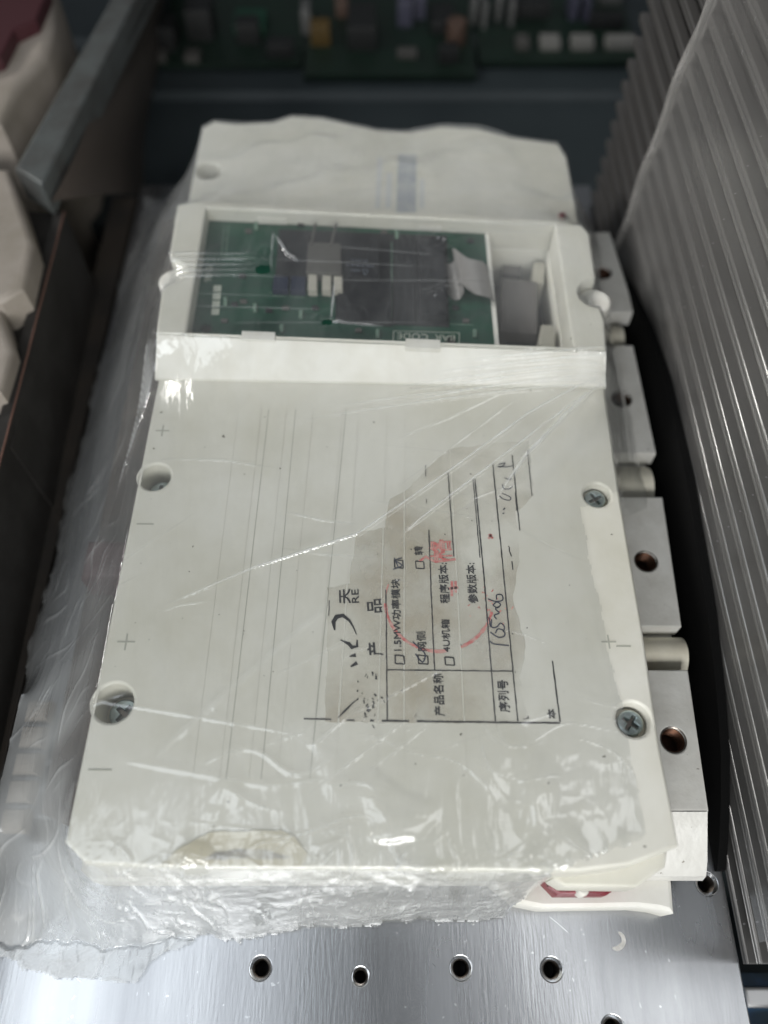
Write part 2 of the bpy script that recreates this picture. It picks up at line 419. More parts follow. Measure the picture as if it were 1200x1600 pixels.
mb = MB(); mb.stroke(smooth_path0([P(966, 1456, 0), P(973, 1463, 0), P(974, 1474, 0), P(965, 1482, 0), P(957, 1481, 0)]), [.02, .06, .09, .1, .11, .11, .12, .12, .12, .13, .14, .14, .13, .12, .10, .07, .04], .003); mb.build('paste_curl', PASTE, plate)
mb = MB()
for k in range(24):
    x = XL+.3+k*.93; mb.box((x, -3, Z_FLOOR+.1), (x+.2, 33.4, -1.6))
mb.build('fins', FIN, hs)

# ================================================================== POWER MODULE
pm = thing('power_module', 'long white power module with green circuit board window and product label, wrapped in clear film', 'power module', (0, 16, 0))
# --- foot frame
mb = MB()
foot = [(-8.6, 2.6), (-8.2, 2.3), (-2, 2.3), (3.0, 2.3), (3.7, 1.75), (4.4, 1.62), (7.0, 1.66), (7.6, 1.6), (8.0, 1.5), (8.15, 3), (8.5, 30.5), (-8.6, 30.5)]
mb.slab(foot, 0.003, 1.25, bev=.12)
mb.build('foot_frame', FOOT, pm)
mb = MB(); mb.slab([(-8.35, 3.4), (7.6, 3.4), (7.6, 30.2), (-8.35, 30.2)], 1.25, 2.2, bev=.1); mb.build('lower_housing', CREAM, pm)
# --- terminals on both sides
ZT = 2.6
pads = [(3.95, 8.0), (9.4, 14.1), (15.9, 20.9), (22.6, 27.2)]
def terminal(y0, y1, sgn):
    xi, xo = (6.6, 9.42) if sgn > 0 else (-11.0, -6.6)
    hx = 8.55 if sgn > 0 else -9.6
    hy = y0+(y1-y0)*.48
    hr = .37
    xa, xb = 8.97+(y0-3.9)*.05, min(9.55, 8.97+(y1-3.9)*.05); hx = 8.35+(y0-3.9)*.03
    mb = MB(); mb.slab([(xi, y0), (xa, y0), (xb, y1), (xi, y1)], 1.9, ZT, [circ(hx, hy, hr)], bev=.05)
    t = mb.build('terminal', PAD, pm)
    mb = MB()
    mb.cyl(hx, hy, ZT-.02, ZT+.004, hr*.93, r1=hr*1.03)
    mb.build('washer_ring', THREAD, t)
    mb = MB()
    for k in range(6):
        z = ZT-.1-k*.1; mb.cyl(hx, hy, z-.05, z, hr*.78, r1=hr*.95); mb.cyl(hx, hy, z-.1, z-.05, hr*.95, r1=hr*.78)
    mb.cyl(hx, hy, ZT-.9, ZT-.7, hr)
    mb.build('copper_thread', COPPER, t)
for y0, y1 in pads:
    terminal(y0, y1, 1)
mb = MB(); mb.slab([(6.6, 4.0), (8.9, 4.0), (9.42, 14), (9.42, 27.2), (6.6, 27.2)], 1.26, 1.85, [circ(8.35+(y0-3.9)*.03, y0+(y1-y0)*.48, .46) for y0, y1 in pads], bev=.06); mb.build('terminal_base', FOOT, pm)
# rounded saddles between the terminals and the sloped apron in front of the first
for y0, y1 in [(8.1, 9.35), (14.2, 15.8), (21.0, 22.5)]:
    for xi, xo in ((6.6, 9.38),):
        mb = MB(); pts = []
        for k in range(13):
            a = math.pi*k/12; pts.append(((y0+y1)/2-(y1-y0)/2*math.cos(a), 1.6+.80*math.sin(a)))
        prof([(y0, .8)]+pts+[(y1, .8)], xi, xo, mb)
        n = len(pts)+2
        mb.f.append(tuple(range(n, 2*n))[::-1] if xo > 0 else tuple(range(n)))
        mb.build('terminal_saddle', CREAM, pm)
mb = MB()
ap = [(3.93, ZT), (2.75, 1.9), (2.4, 1.6), (2.32, 1.26)]
prof(ap, 4.6, 8.93, mb)
n = len(ap); mb.add([(8.93, y, z) for y, z in ap]+[(8.93, 3.93, 1.26)], [(0, 1, 2, 3, 4)])
mb.build('terminal_apron', PAD, pm)
for k in range(5):
    mb = MB(); mb.slab([(-11.1, 3.6+k*.8), (-10.35, 3.6+k*.8), (-10.35, 4.25+k*.8), (-11.1, 4.25+k*.8)], .9, 1.5, bev=.25); mb.build('side_tooth', PALEG, pm)
mb = MB(); mb.slab([(-10.2, 4.2), (-8.3, 3.4), (-8.3, 30), (-10.2, 30)], .004, .9, bev=.1); mb.build('side_rail', SIDE, pm)
for y0, y1 in ((11.2, 12.6),):
    mb = MB(); mb.slab([(-9.9, y0), (-8.3, y0), (-8.3, y1), (-9.9, y1)], .9, 2.4, bev=.3, seg=3); mb.build('side_clamp', MARO, pm)
# --- red insert under the front corner with its round pin
q = P2([(838, 1366), (870, 1399), (948, 1399), (985, 1374)], 2.0)
mb = MB(); mb.slab([q[0], q[1], q[2], q[3], (q[3][0], q[3][1]+1.2), (q[0][0], q[0][1]+1.2)], 1.3, 2.0, bev=.06); ri = mb.build('red_insert', RED, pm)
q2 = P2([(858, 1385), (875, 1396), (942, 1396), (962, 1384)], 2.35)
mb = MB(); mb.slab([q2[0], q2[1], q2[2], q2[3], (q2[3][0], q2[3][1]+.8), (q2[0][0], q2[0][1]+.8)], 2.0, 2.3, bev=.05); mb.build('raised_rim', RED, ri)
p = P(910, 1390, 2.4); mb = MB(); mb.cyl(p.x, p.y, 2.0, 2.5, .17, bev=.08); mb.build('guide_pin', FOOT, pm)

# --- main cover: outline from its real corners, wells for the screws, opening for the board
outline = P2([(101, 1316), (133, 1350), (255, 1356), (905, 1362), (985, 1352), (1061, 1322), (1032, 1170), (1018, 1075), (1005, 985), (968, 770), (947, 620), (944, 560),
              (905, 350), (886, 245), (872, 224), (800, 214), (745, 200), (690, 197), (640, 206), (590, 203), (545, 193), (505, 184), (455, 181), (425, 191), (370, 193), (335, 189), (316, 199),
              (290, 335), (262, 500), (247, 595), (200, 830), (150, 1075)], ZD)
wells_px = [(242, 745, 24), (177, 1098, 31), (326, 267, 19), (933, 773, 21), (990, 1124, 27)]
wells = []
for x, y, r in wells_px:
    p = P(x, y, ZD); rr = (P(x+r, y, ZD)-p).length; wells.append((p.x, p.y, rr))
ZB = ZD+1.2
open_top = P2([(322, 324), (291, 522), (897, 547), (866, 350)], ZB)
mb = MB()
op = ccw(open_top); cx = sum(p[0] for p in op)/4; cy = sum(p[1] for p in op)/4
op_deck = [(cx+(x-cx)*.99, cy+(y-cy)*.99) for x, y in op]
mb.slab(outline, 2.6, ZD, [circ(x, y, r, 36) for x, y, r in wells]+[op_deck], bev=.09, seg=3)
mb.slab([tuple(P(x, y, 3.7)[:2]) for x, y in [(864, 1373), (883, 1385), (994, 1387), (1040, 1354), (1046, 1310), (864, 1310)]], 2.6, 3.7, bev=.07)
# thin moulded lines running along the cover
def pl(x, y): return P(x, y, ZD)[:2]
for (xb, xt) in [(300, 372), (342, 408), (388, 447), (433, 489), (483, 535), (523, 560), (588, 604), (631, 632), (730, 700)]:
    a = pl(xb, 1218); b = pl(xt, 640)
    mb.slab([(a[0]-.016, a[1]), (a[0]+.016, a[1]), (b[0]+.016, b[1]), (b[0]-.016, b[1])], ZD+.0005, ZD+.010)
cover = mb.build('cover', WHITE, pm)
for (xb, xt) in [(353, 420), (408, 462), (484, 541)]:
    mb = MB(); a = pl(xb, 1218); b = pl(xt, 640)
    mb.slab([(a[0]-.01, a[1]), (a[0]+.01, a[1]), (b[0]+.01, b[1]), (b[0]-.01, b[1])], ZD+.0005, ZD+.006); mb.build('mould_line', MARKG, cover)
# plus and minus signs moulded beside the screws
def sign(x, y, s, plus, parent=cover):
    c = pl(x, y); mb = MB()
    mb.box((c[0]-s, c[1]-.022, ZD), (c[0]+s, c[1]+.022, ZD+.012))
    if plus:
        mb.box((c[0]-.022, c[1]-s, ZD), (c[0]+.022, c[1]-.024, ZD+.012)); mb.box((c[0]-.022, c[1]+.024, ZD), (c[0]+.022, c[1]+s, ZD+.012))
    mb.build('polarity_mark', RIBL if plus is None else MARKG, parent)
for x, y, s, pl_ in [(254, 673, .22, True), (227, 819, .25, False), (197, 1003, .24, True), (156, 1203, .3, False), (951, 1003, .2, True), (974, 1010, .2, False)]:
    sign(x, y, s, pl_)
# screws in the wells
def screw(x, y, r, ztop, tilt=.4):
    mb = MB(); h = .24; rr = r*.80; R2 = rr*.62; wv = rr*.15
    cross = []
    for k in range(4):
        a = tilt+math.pi/2*k; c, s_ = math.cos(a), math.sin(a)
        for u, v in ((wv, -wv), (R2, -wv*.8), (R2, wv*.8), (wv, wv)):
            cross.append((x+u*c-v*s_, y+u*s_+v*c))
    # drop the duplicated inner corners
    cr2 = []
    for k in range(4):
        a = tilt+math.pi/2*k; c, s_ = math.cos(a), math.sin(a)
        for u, v in ((R2, -wv*.8), (R2, wv*.8), (wv, wv)):
            cr2.append((x+u*c-v*s_, y+u*s_+v*c))
    mb.slab(circ(x, y, rr, 32), ztop-h, ztop, [cr2], bev=.05)
    s = mb.build('screw', SCREW, pm)
    mb = MB(); mb.cyl(x, y, ztop-h-.05, ztop-.16, R2*1.05); mb.build('recess', THREAD, s)
    mb = MB(); mb.cyl(x, y, 2.7, ztop-h+.02, r*1.02); mb.build('well_floor', CREAM, pm)
for i, (x, y, r) in enumerate(wells):
    screw(x, y, r*.98 if i != 4 else r*.95, [ZD-.85, ZD-1.0, ZD-1.4, ZD-.25, ZD-.30][i], [.2, .9, .3, .5, .95][i])

# --- driver box standing on the cover
def arc_bite(cx, cy, r, a0, a1, n=9): return [(cx+r*math.cos(a0+(a1-a0)*i/(n-1)), cy+r*math.sin(a0+(a1-a0)*i/(n-1))) for i in range(n)]
Bp = lambda x, y: tuple(P(x, y, ZB)[:2])
lb = P(268, 426, ZB); rb = P(932, 458, ZB)
box_out = [Bp(243, 522), Bp(948, 549), Bp(946, 500), Bp(940, 484)]
box_out += arc_bite(rb.x+.02, rb.y, .62, -math.pi*.5, -math.pi*1.5)
box_out += [Bp(932, 432), Bp(922, 365), Bp(908, 350), Bp(750, 340), Bp(500, 327), Bp(300, 315), Bp(277, 320), Bp(264, 395)]
box_out += arc_bite(lb.x-.1, lb.y, .58, math.pi*.5, -math.pi*.5)
box_out += [Bp(252, 455), Bp(247, 490)]
top = ccw(box_out)
mb = MB(); mb.slab(box_out, ZD-.002, ZB, [open_top], bev=.1, seg=3)
dbox = mb.build('driver_box', WHITE, pm)
# sloping front skirt of the box
f0, f1 = P(243, 594, ZD), P(946, 607, ZD); t0, t1 = P(245, 523, ZB-.02), P(947, 550, ZB-.02)
m0 = P(243, 576, ZD+.38); m1 = P(946, 588, ZD+.38)
mb = MB(); mb.add([f0-Vector((0, 0, .02)), f1-Vector((0, 0, .02)), f0+Vector((0, 0, .10)), f1+Vector((0, 0, .10)), m0, m1, t0, t1, (t0.x, t0.y+.5, ZD), (t1.x, t1.y+.5, ZD)],
                  [(0, 1, 3, 2), (2, 3, 5, 4), (4, 5, 7, 6), (0, 2, 4, 6, 8), (1, 9, 7, 5, 3)])
mb.build('front_skirt', FOOT, dbox)
for c, r in ((lb, .55), (rb, .6)):
    mb = MB(); mb.cyl(c.x, c.y, ZD, ZD+.85, r, bev=.1); mb.build('screw_boss', FOOT, dbox)
# dark inside of the box and cream floor parts
mb = MB(); mb.slab([(p[0], p[1]) for p in op_deck], 2.7, 3.2); mb.build('inner_floor', INSIDE, pm)
r0 = P2([(757, 345), (866, 352), (873, 392), (763, 392)], ZD-.2)
mb = MB(); mb.slab(r0, 3.2, ZD-.2, bev=.3); mb.build('cavity_ledge', mat('tan_ledge', (.34, .28, .22), .5, 0, (.24, .19, .15), 60), dbox)
r0 = P2([(868, 352), (893, 352), (912, 548), (884, 545)], ZD+.1)
mb = MB(); mb.slab([(x-.0, y) for x, y in r0], 3.2, ZD+.2, bev=.3, seg=4); mb.build('cavity_wall', CREAM, dbox)
# --- circuit board
ZP = ZD+.62
Q = lambda x, y, z=ZP: tuple(P(x, y, z)[:2])
mb = MB(); mb.slab([Q(317, 337), Q(287, 534), Q(775, 554), Q(757, 353)], ZP-.16, ZP, [circ(*Q(706, 532), .17, 18), circ(*Q(322, 513), .19, 18)])
board = mb.build('circuit_board', PCB, pm)
def pxbox(name, m, px, z0, z1, parent=board, bev=.02):
    mb = MB(); mb.slab([Q(x, y, z1) for x, y in px], z0, z1, bev=bev); return mb.build(name, m, parent)
pxbox('component_bed', ICB, [(436, 358), (430, 432), (524, 436), (524, 502), (702, 510), (698, 368)], ZP, ZP+.05)
pxbox('chip', ICB, [(440, 362), (430, 430), (480, 432), (483, 365)], ZP, ZP+.25)
pxbox('chip', ICB, [(530, 366), (530, 430), (592, 436), (592, 372)], ZP, ZP+.30)
pxbox('chip', ICB, [(528, 434), (528, 500), (612, 506), (612, 438)], ZP, ZP+.14)
pxbox('chip', ICB, [(616, 385), (616, 502), (648, 504), (648, 386)], ZP, ZP+.12)
pxbox('chip', ICB, [(655, 372), (658, 490), (698, 492), (694, 374)], ZP, ZP+.35)
pxbox('connector', CONN, [(482, 378), (478, 424), (534, 428), (532, 380)], ZP, ZP+.42)
for a in ((486, 492), (517, 523)):
    mb = MB()
    s0 = (491, 352) if a[0] == 486 else (523, 354)
    p0, p1, p2 = P(a[0], 384, ZP+.42), P(s0[0], 360, ZP+.42), P(s0[0]+2, 350, ZP+.42)
    mb.tube([p0, p1, p2], .05, 6); mb.build('latch', CONN, board)
for x in (482, 504, 522):
    pxbox('contact', CONNL, [(x, 426), (x-1, 452), (x+13, 453), (x+13, 427)], ZP, ZP+.30, bev=.01)
pxbox('component', BLUE, [(428, 430), (425, 452), (450, 453), (451, 432)], ZP, ZP+.24)
pxbox('component', BLUE, [(455, 431), (453, 453), (477, 454), (478, 432)], ZP, ZP+.24)
mb = MB(); z = ZP+.004                       # silkscreen printing
def box_outline(mb, px, wd, z, zz=None):
    pts = [Q(x, y, z) for x, y in px]; pts.append(pts[0])
    for i in range(len(pts)-1): mb.stroke([pts[i], pts[i+1]], wd, z)
box_outline(mb, [(615, 517), (614, 537), (717, 541), (718, 520)], .025, z)
put_text(mb, 'BAR  CODE', Q(711, 524), Q(621, 520), .27, z)
mb.build('silkscreen_print', SILK, board); mb = MB()
put_text(mb, '90', Q(330, 440), Q(332, 428), .26, z)
put_text(mb, '5', Q(331, 422), Q(332, 417), .24, z)
mb.build('silkscreen_number', SILK, board); mb = MB()
for k in range(4):
    y = 446+k*12; pts = [Q(334-k*1.0, y), Q(333-k*1.0, y+10), Q(345-k*1.0, y+10), Q(346-k*1.0, y)]
    mb.add([(*p, z) for p in pts], [(0, 1, 2, 3)])
mb.build('silkscreen_squares', SILK, board)
mb = MB(); z = ZP+.003
for line in [[(350, 352), (346, 400)], [(357, 352), (353, 402)], [(350, 360), (357, 360)], [(350, 374), (356, 374)], [(349, 388), (355, 388)], [(420, 458), (620, 466)],
             [(345, 400), (400, 404)]]:
    mb.stroke([Q(*p) for p in line], .03, z)
mb.build('board_trace', SILKDIM, board); mb = MB()
for line in [[(612, 380), (612, 500)], [(640, 408), (636, 470), (634, 500)], [(560, 470), (600, 474), (600, 500)], [(618, 412), (640, 414)]]:
    mb.stroke([Q(*p) for p in line], .03, ZP+.056)
mb.build('bed_trace', SILKDIM, board); mb = MB()
for line in [[(500, 498), (740, 508)], [(430, 456), (426, 462), (446, 463)],
             [(456, 456), (454, 464), (476, 465)], [(700, 490), (700, 506)], [(560, 502), (612, 505)]]:
    mb.stroke([Q(*p) for p in line], .03, z)
mb.build('board_trace', SILKDIM, board)
mb = MB(); zc = ZP+.304
put_text(mb, 'JUSIS', Q(575, 406, zc), Q(549, 404, zc), .11, zc); put_text(mb, 'HCHHI-I', Q(583, 414, zc), Q(543, 412, zc), .11, zc)
put_text(mb, 'HH', Q(562, 421, zc), Q(549, 420, zc), .11, zc)
tri = [Q(575, 422, zc), Q(566, 421, zc), Q(570.5, 430, zc)]
for i in range(3): mb.stroke([tri[i], tri[(i+1) % 3]], .02, zc)
mb.build('chip_marking', mat('chip_print', (.16, .18, .22), .5), board)
for px in ([(378, 517), (377, 530), (430, 532), (430, 519)], [(634, 529), (633, 543), (688, 545), (688, 531)]):
    mb = MB(); mb.slab([tuple(P(x, y, ZB)[:2]) for x, y in px], ZP+.01, ZB+.012, bev=.02); mb.build('snap_clip', FOOT, dbox)
for px in ([(402, 331), (402, 341), (448, 343), (448, 333)], [(655, 338), (655, 352), (690, 354), (690, 341)]):
    mb = MB(); mb.slab([tuple(P(x, y, ZP+.25)[:2]) for x, y in px], ZP+.01, ZP+.25, bev=.02); mb.build('snap_clip', FOOT, dbox)
# white strip at the board's right edge
mb = MB(); mb.slab([Q(762, 353), Q(757, 353), Q(774, 552), Q(781, 552)], ZP-1.5, ZP+.05); mb.build('board_divider', FOOT, dbox)
# ribbon cable: eleven cores, folded over the board and down into the cavity
zr = ZP
path = [(699, 455, zr+.10), (702, 462, zr+.08), (708, 468, zr+.12), (716, 468, zr+.25), (722, 460, zr+.42), (720, 449, zr+.58), (717, 446, zr+.68), (722, 444, zr+.76), (732, 452, zr+.74), (744, 460, zr+.66), (757, 463, zr+.58), (768, 466, zr+.40), (775, 474, zr+.0), (778, 486, zr-.6)]
wp = [P(x_, y_, zr+(z_-zr)*.68) for x_, y_, z_ in path]; yb = min(p.y for p in wp)
# smooth the path
def smooth_path(pts, n=6):
    out = []
    m = len(pts)
    for i in range(m-1):
        p0, p1, p2, p3 = pts[max(i-1, 0)], pts[i], pts[i+1], pts[min(i+2, m-1)]
        for k in range(n):
            t = k/n; out.append(.5*((2*p1)+(-p0+p2)*t+(2*p0-5*p1+4*p2-p3)*t*t+(-p0+3*p1-3*p2+p3)*t**3))
    out.append(pts[-1]); return out
sp = smooth_path(wp, 4)
mb = MB(); ncore = 12; wdt = 1.75; pitch = wdt/ncore
n = len(sp)
rows = []
across = Vector((-.10, 1.0, 0)).normalized()
for i, p in enumerate(sp):
    d = (sp[min(i+1, n-1)]-sp[max(i-1, 0)]).normalized(); nr = d.cross(across).normalized()
    row = []
    for k in range(ncore*4+1):
        u = k/4*pitch; bulge = abs(math.sin(math.pi*k/4))*.085
        row.append(tuple(p+across*u-nr*bulge))
    rows.append(row)
W = ncore*4+1
mb.add([v for r in rows for v in r], [(i*W+k, (i+1)*W+k, (i+1)*W+k+1, i*W+k+1) for i in range(n-1) for k in range(W-1)])
ribbon = mb.build('ribbon_cable', RIB, pm, smooth=80)
# things inside the cavity
pxbox('grey_can', CAPG, [(782, 430), (780, 518), (842, 522), (842, 436)], 3.2, ZD-.1, pm, bev=.25)
pxbox('small_block', CAPG, [(785, 402), (785, 428), (815, 430), (815, 404)], 3.2, ZD-.8, pm, bev=.05)
pxbox('plug', CONNL, [(834, 408), (831, 440), (850, 442), (853, 408)], 3.2, ZD-.3, pm, bev=.06)
pxbox('plug', CONNL, [(846, 506), (841, 540), (868, 543), (869, 522), (864, 507)], 3.2, ZD+.1, pm, bev=.08)
pxbox('small_block', ICB, [(790, 524), (790, 545), (838, 546), (838, 526)], 3.2, ZD-.6, pm, bev=.05)
# faint grey reflections painted as flat marks on the rear cover and a red dot
mb = MB()
for px in ([(622, 240), (619, 332), (650, 332), (651, 242)],):
    mb.add([(*pl(*p), ZD+.004) for p in px], [(0, 1, 2, 3)])
mb.build('rear_reflection', mat('rear_reflection_blue', (.30, .325, .36), .4, 0, (.44, .455, .45), 160, .35, .65), cover)
mb = MB()
for px in ([(590, 246), (586, 325), (594, 325), (598, 246)], [(604, 270), (602, 325), (611, 325), (613, 270)], [(656, 280), (655, 325), (663, 325), (663, 280)]):
    mb.add([(*pl(*p), ZD+.004) for p in px], [(0, 1, 2, 3)])
mb.build('rear_reflection_bars', mat('rear_reflection_grey', (.52, .53, .53), .4), cover)
c = P(880, 332, ZD+.2); mb = MB(); mb.cyl(c.x, c.y, ZD, ZD+.12, .14, bev=.04); mb.build('red_seal', RED, cover)

# small surface mounted parts and an old tape remnant
for k, (x, y) in enumerate([(352, 470), (366, 474), (380, 470), (398, 480), (420, 484), (446, 480), (470, 490), (492, 480), (560, 515), (590, 520), (378, 430), (388, 360), (400, 352), (470, 350), (600, 362), (620, 366), (712, 480), (728, 500), (742, 520), (735, 375), (350, 500), (440, 512)]):
    w_, h_ = ((5, 2.6) if k % 3 else (2.8, 6))
    pxbox('small_component', [SILKDIM, ICB, CONN][k % 3], [(x-w_, y-h_), (x-w_, y+h_), (x+w_, y+h_), (x+w_, y-h_)], ZP, ZP+.07, bev=.01)
# --- product label with its print, stamp and handwriting
ZL = ZD+.014
lab_px = [(508, 1128), (511, 1040), (512, 918), (545, 913), (550, 880), (556, 832), (602, 824), (610, 778), (626, 772), (640, 760), (700, 702), (760, 694), (826, 690), (834, 775), (806, 800), (812, 880), (800, 930), (822, 1010), (812, 1060), (826, 1131)]
def rough_poly(px, amp, z, step=9):
    out = []
    for i in range(len(px)):
        a, b = px[i], px[(i+1) % len(px)]; d = math.dist(a, b); k = max(1, int(d/step))
        for j in range(k):
            t = j/k; out.append(pl(a[0]+(b[0]-a[0])*t+random.uniform(-amp, amp), a[1]+(b[1]-a[1])*t+random.uniform(-amp, amp)))
    return out
mb = MB(); mb.slab(rough_poly(lab_px, 1.6, ZD), ZD+.0005, ZD+.006)
lab = mb.build('product_label', LABEL, pm, smooth=0)
mb = MB(); z = ZL
def ln(pts, wpx=1.9, broken=0):
    wc = wpx*.0165
    for i in range(len(pts)-1):
        a, b = Vector(pts[i]), Vector(pts[i+1]); n = max(1, int((b-a).length/6))
        seq = []
        for k in range(n+1):
            q_ = a+(b-a)*k/n
            if broken and random.random() < broken:
                if len(seq) > 1: mb.stroke([pl(*s) for s in seq], wc, z)
                seq = []; continue
            seq.append(q_+Vector((random.uniform(-.25, .25), random.uniform(-.25, .25))))
        if len(seq) > 1: mb.stroke([pl(*s) for s in seq], [wc*random.uniform(.75, 1.2) for _ in seq], z)
ln([(475, 1123), (560, 1126)], 2.2, .25); ln([(560, 1126), (700, 1128)], 2.8, .1); ln([(700, 1128), (875, 1130)], 2.6)
ln([(605, 1125), (603, 922)]); ln([(604, 1047), (802, 1049)]); ln([(679, 1047), (674, 935), (670, 828)], 2)
ln([(667, 815), (666, 780)], 1.3, .4); ln([(665, 745), (665, 727)], 1.2); ln([(742, 749), (756, 900), (774, 1127)], 2.2); ln([(739, 749), (750, 872)], 1.7)
ln([(770, 726), (787, 900), (809, 1127)], 2.2); ln([(700, 739), (709, 870)], 1.9); ln([(800, 711), (812, 829)], 1.9); ln([(805, 770), (807, 798)], 1.5)
ln([(824, 704), (831, 775)], 1.6); ln([(795, 840), (796, 862), (799, 870), (801, 891)], 2, .15); ln([(863, 1033), (875, 1128)], 2.4, .08); ln([(515, 920), (513, 993)], 1.4, .2)
def cbox(x0, x1, y0, y1): ln([(x0, y0), (x1, y0+1), (x1+1, y1), (x0+1, y1-1), (x0, y0)], 2.3)
for b in ((617, 631, 1024, 1038), (616, 629, 875, 888), (653, 668, 1024, 1038), (649, 662, 877, 889), (695, 709, 1027, 1040)): cbox(*b)
def T(s, x0, y0, x1, y1, h, bold=.011):
    a = P(x0, y0, ZD); b = P(x1, y1, ZD); hc = (P(x0+h, y0, ZD)-a).length
    put_text(mb, s, a, b, hc, z+.002, bold=bold)
T('1.5MW功率模块', 628, 1017, 624, 905, 14); T('网侧', 667, 1017, 664, 987, 14); T('转', 662, 867, 660, 853, 14)
T('4U机箱', 704, 1019, 702, 968, 13); T('程序版本:', 703, 943, 699, 880, 15); T('参数版本:', 747, 943, 742, 880, 15)
T('产品名称', 695, 1119, 692, 1053, 16); T('序列号', 797, 1113, 793, 1063, 17)
T('产', 599, 1024, 597, 1003, 24, .012); T('品', 597, 957, 595, 936, 22, .012); T('天', 548, 943, 547, 920, 17, .012); T('RE', 561, 942, 560, 921, 11, .004); T('本', 869, 1123, 867, 1108, 13)
T('L', 826, 1123, 825, 1119, 8)
# torn emblem: thick crescent, tail and shards
def blob(px, wds):
    mb.stroke([pl(*p) for p in px], [q_*.0137 for q_ in wds], z+.001)
blob([(523, 985), (521, 972), (526, 964), (536, 962), (546, 970), (552, 980), (557, 992)], [3, 9, 10, 8, 5, 3, 1.5])
blob([(532, 1000), (538, 1003), (545, 1006), (550, 1012), (558, 1010), (558, 1000)], [2, 4, 7, 8, 6, 2]); blob([(546, 1026), (556, 1024)], [2, 8]); blob([(548, 1042), (558, 1036)], [3, 8])
for k in range(34):
    x = random.gauss(578, 9); y = random.gauss(1092, 18); ln([(x, y), (x+random.uniform(-4, 4), y+random.uniform(-6, 6))], random.uniform(1, 3))
blob([(528, 1122), (540, 1110), (552, 1098), (560, 1092)], [1, 4, 2, 1])
for k in range(16):
    x = random.uniform(520, 860); y = random.uniform(800, 1110); ln([(x, y), (x+1.5, y+1.5)], random.uniform(1, 2))
mb.build('printed_form', INK, lab, smooth=0)
mb = MB(); z = ZL+.003                      # handwriting: 165~06 and a date, two ticks
def hand(pts, w_=2.6): mb.stroke(smooth_path([Vector((*pl(*p), 0)) for p in pts], 4), w_*.0137, z)
hand([(766, 1002), (770, 1006), (784, 1008), (795, 1009)]); hand([(766, 988), (778, 996), (788, 994), (787, 986), (778, 983), (774, 990)])
hand([(768, 968), (768, 980), (776, 980), (782, 974), (788, 980), (786, 988)]); hand([(766, 980), (764, 965)]); hand([(776, 968), (772, 962), (780, 958), (774, 952), (780, 948)])
hand([(770, 946), (776, 941), (782, 945), (777, 950), (770, 946)]); hand([(762, 936), (774, 940), (785, 938), (784, 930), (776, 930), (776, 937)])
mb.build('serial_handwriting', PEN, lab, smooth=0); mb = MB()
hand([(780, 775), (786, 780), (796, 782), (797, 777), (784, 771)], 2.2); hand([(785, 757), (787, 764), (796, 764), (801, 760)], 2.2); hand([(788, 747), (796, 750), (799, 748)], 2)
hand([(777, 729), (783, 730), (789, 724), (779, 726)], 2); hand([(779, 729), (790, 730), (802, 728)], 2); hand([(786, 797), (789, 794)], 2.5); hand([(785, 803), (788, 802)], 2.5)
mb.build('date_handwriting', PEN, lab, smooth=0); mb = MB()
hand([(628, 872), (618, 876), (628, 884), (614, 890)], 2.4); hand([(649, 1022), (660, 1035), (664, 1022), (650, 1008), (645, 1003)], 2.6); hand([(616, 872), (622, 886)], 2.4)
mb.build('pen_ticks', PEN, lab, smooth=0)
mb = MB(); z = ZL-.0028                      # red inspection stamp
def arc_px(cx, cy, rx, ry, a0, a1, w_, n=26):
    pts = [pl(cx+rx*math.cos(a0+(a1-a0)*i/n), cy+ry*math.sin(a0+(a1-a0)*i/n)) for i in range(n+1)]
    mb.stroke(pts, [w_*.021*random.uniform(.6, 1.15) for _ in pts], z)
arc_px(686, 940, 84, 78, math.radians(178), math.radians(82), 4.6); arc_px(686, 940, 84, 78, math.radians(66), math.radians(12), 5)
arc_px(686, 940, 84, 78, math.radians(188), math.radians(200), 2)
a = P(706, 876, ZD); b = P(703, 842, ZD); put_text(mb, '格', a, b, .62, z+.0006, bold=.032)
for k in range(26):
    x = random.gauss(762, 12); y = random.gauss(948, 20); mb.stroke([pl(x, y), pl(x+random.uniform(-5, 5), y+random.uniform(-5, 5))], .03, z)
for pts in ([(706, 908), (706, 932)], [(712, 908), (712, 926)], [(700, 920), (716, 918)], [(764, 835), (770, 842)], [(768, 835), (763, 842)], [(655, 878), (665, 870), (680, 878), (712, 874)]):
    mb.stroke([pl(*p) for p in pts], .075, z)
mb.build('red_stamp', STAMP, lab, smooth=0)

TAPE = mat('yellowed_tape', (.64, .61, .50), .4, 0, (.54, .50, .38), 60)
mb = MB(); mb.slab(rough_poly([(252, 1352), (284, 1322), (330, 1300), (440, 1297), (462, 1308), (480, 1332), (470, 1353)], 1.5, ZD), ZD+.0005, ZD+.02); mb.build('tape_remnant', TAPE, cover)
mb = MB(); mb.slab(rough_poly([(312, 1346), (335, 1333), (372, 1326), (392, 1330), (418, 1328), (458, 1340), (430, 1343), (380, 1342)], 1.5, ZD), ZD+.021, ZD+.028); mb.build('tape_tear', mat('grey_dirt', (.30, .29, .26), .6, 0, (.55, .53, .46), 120), cover)
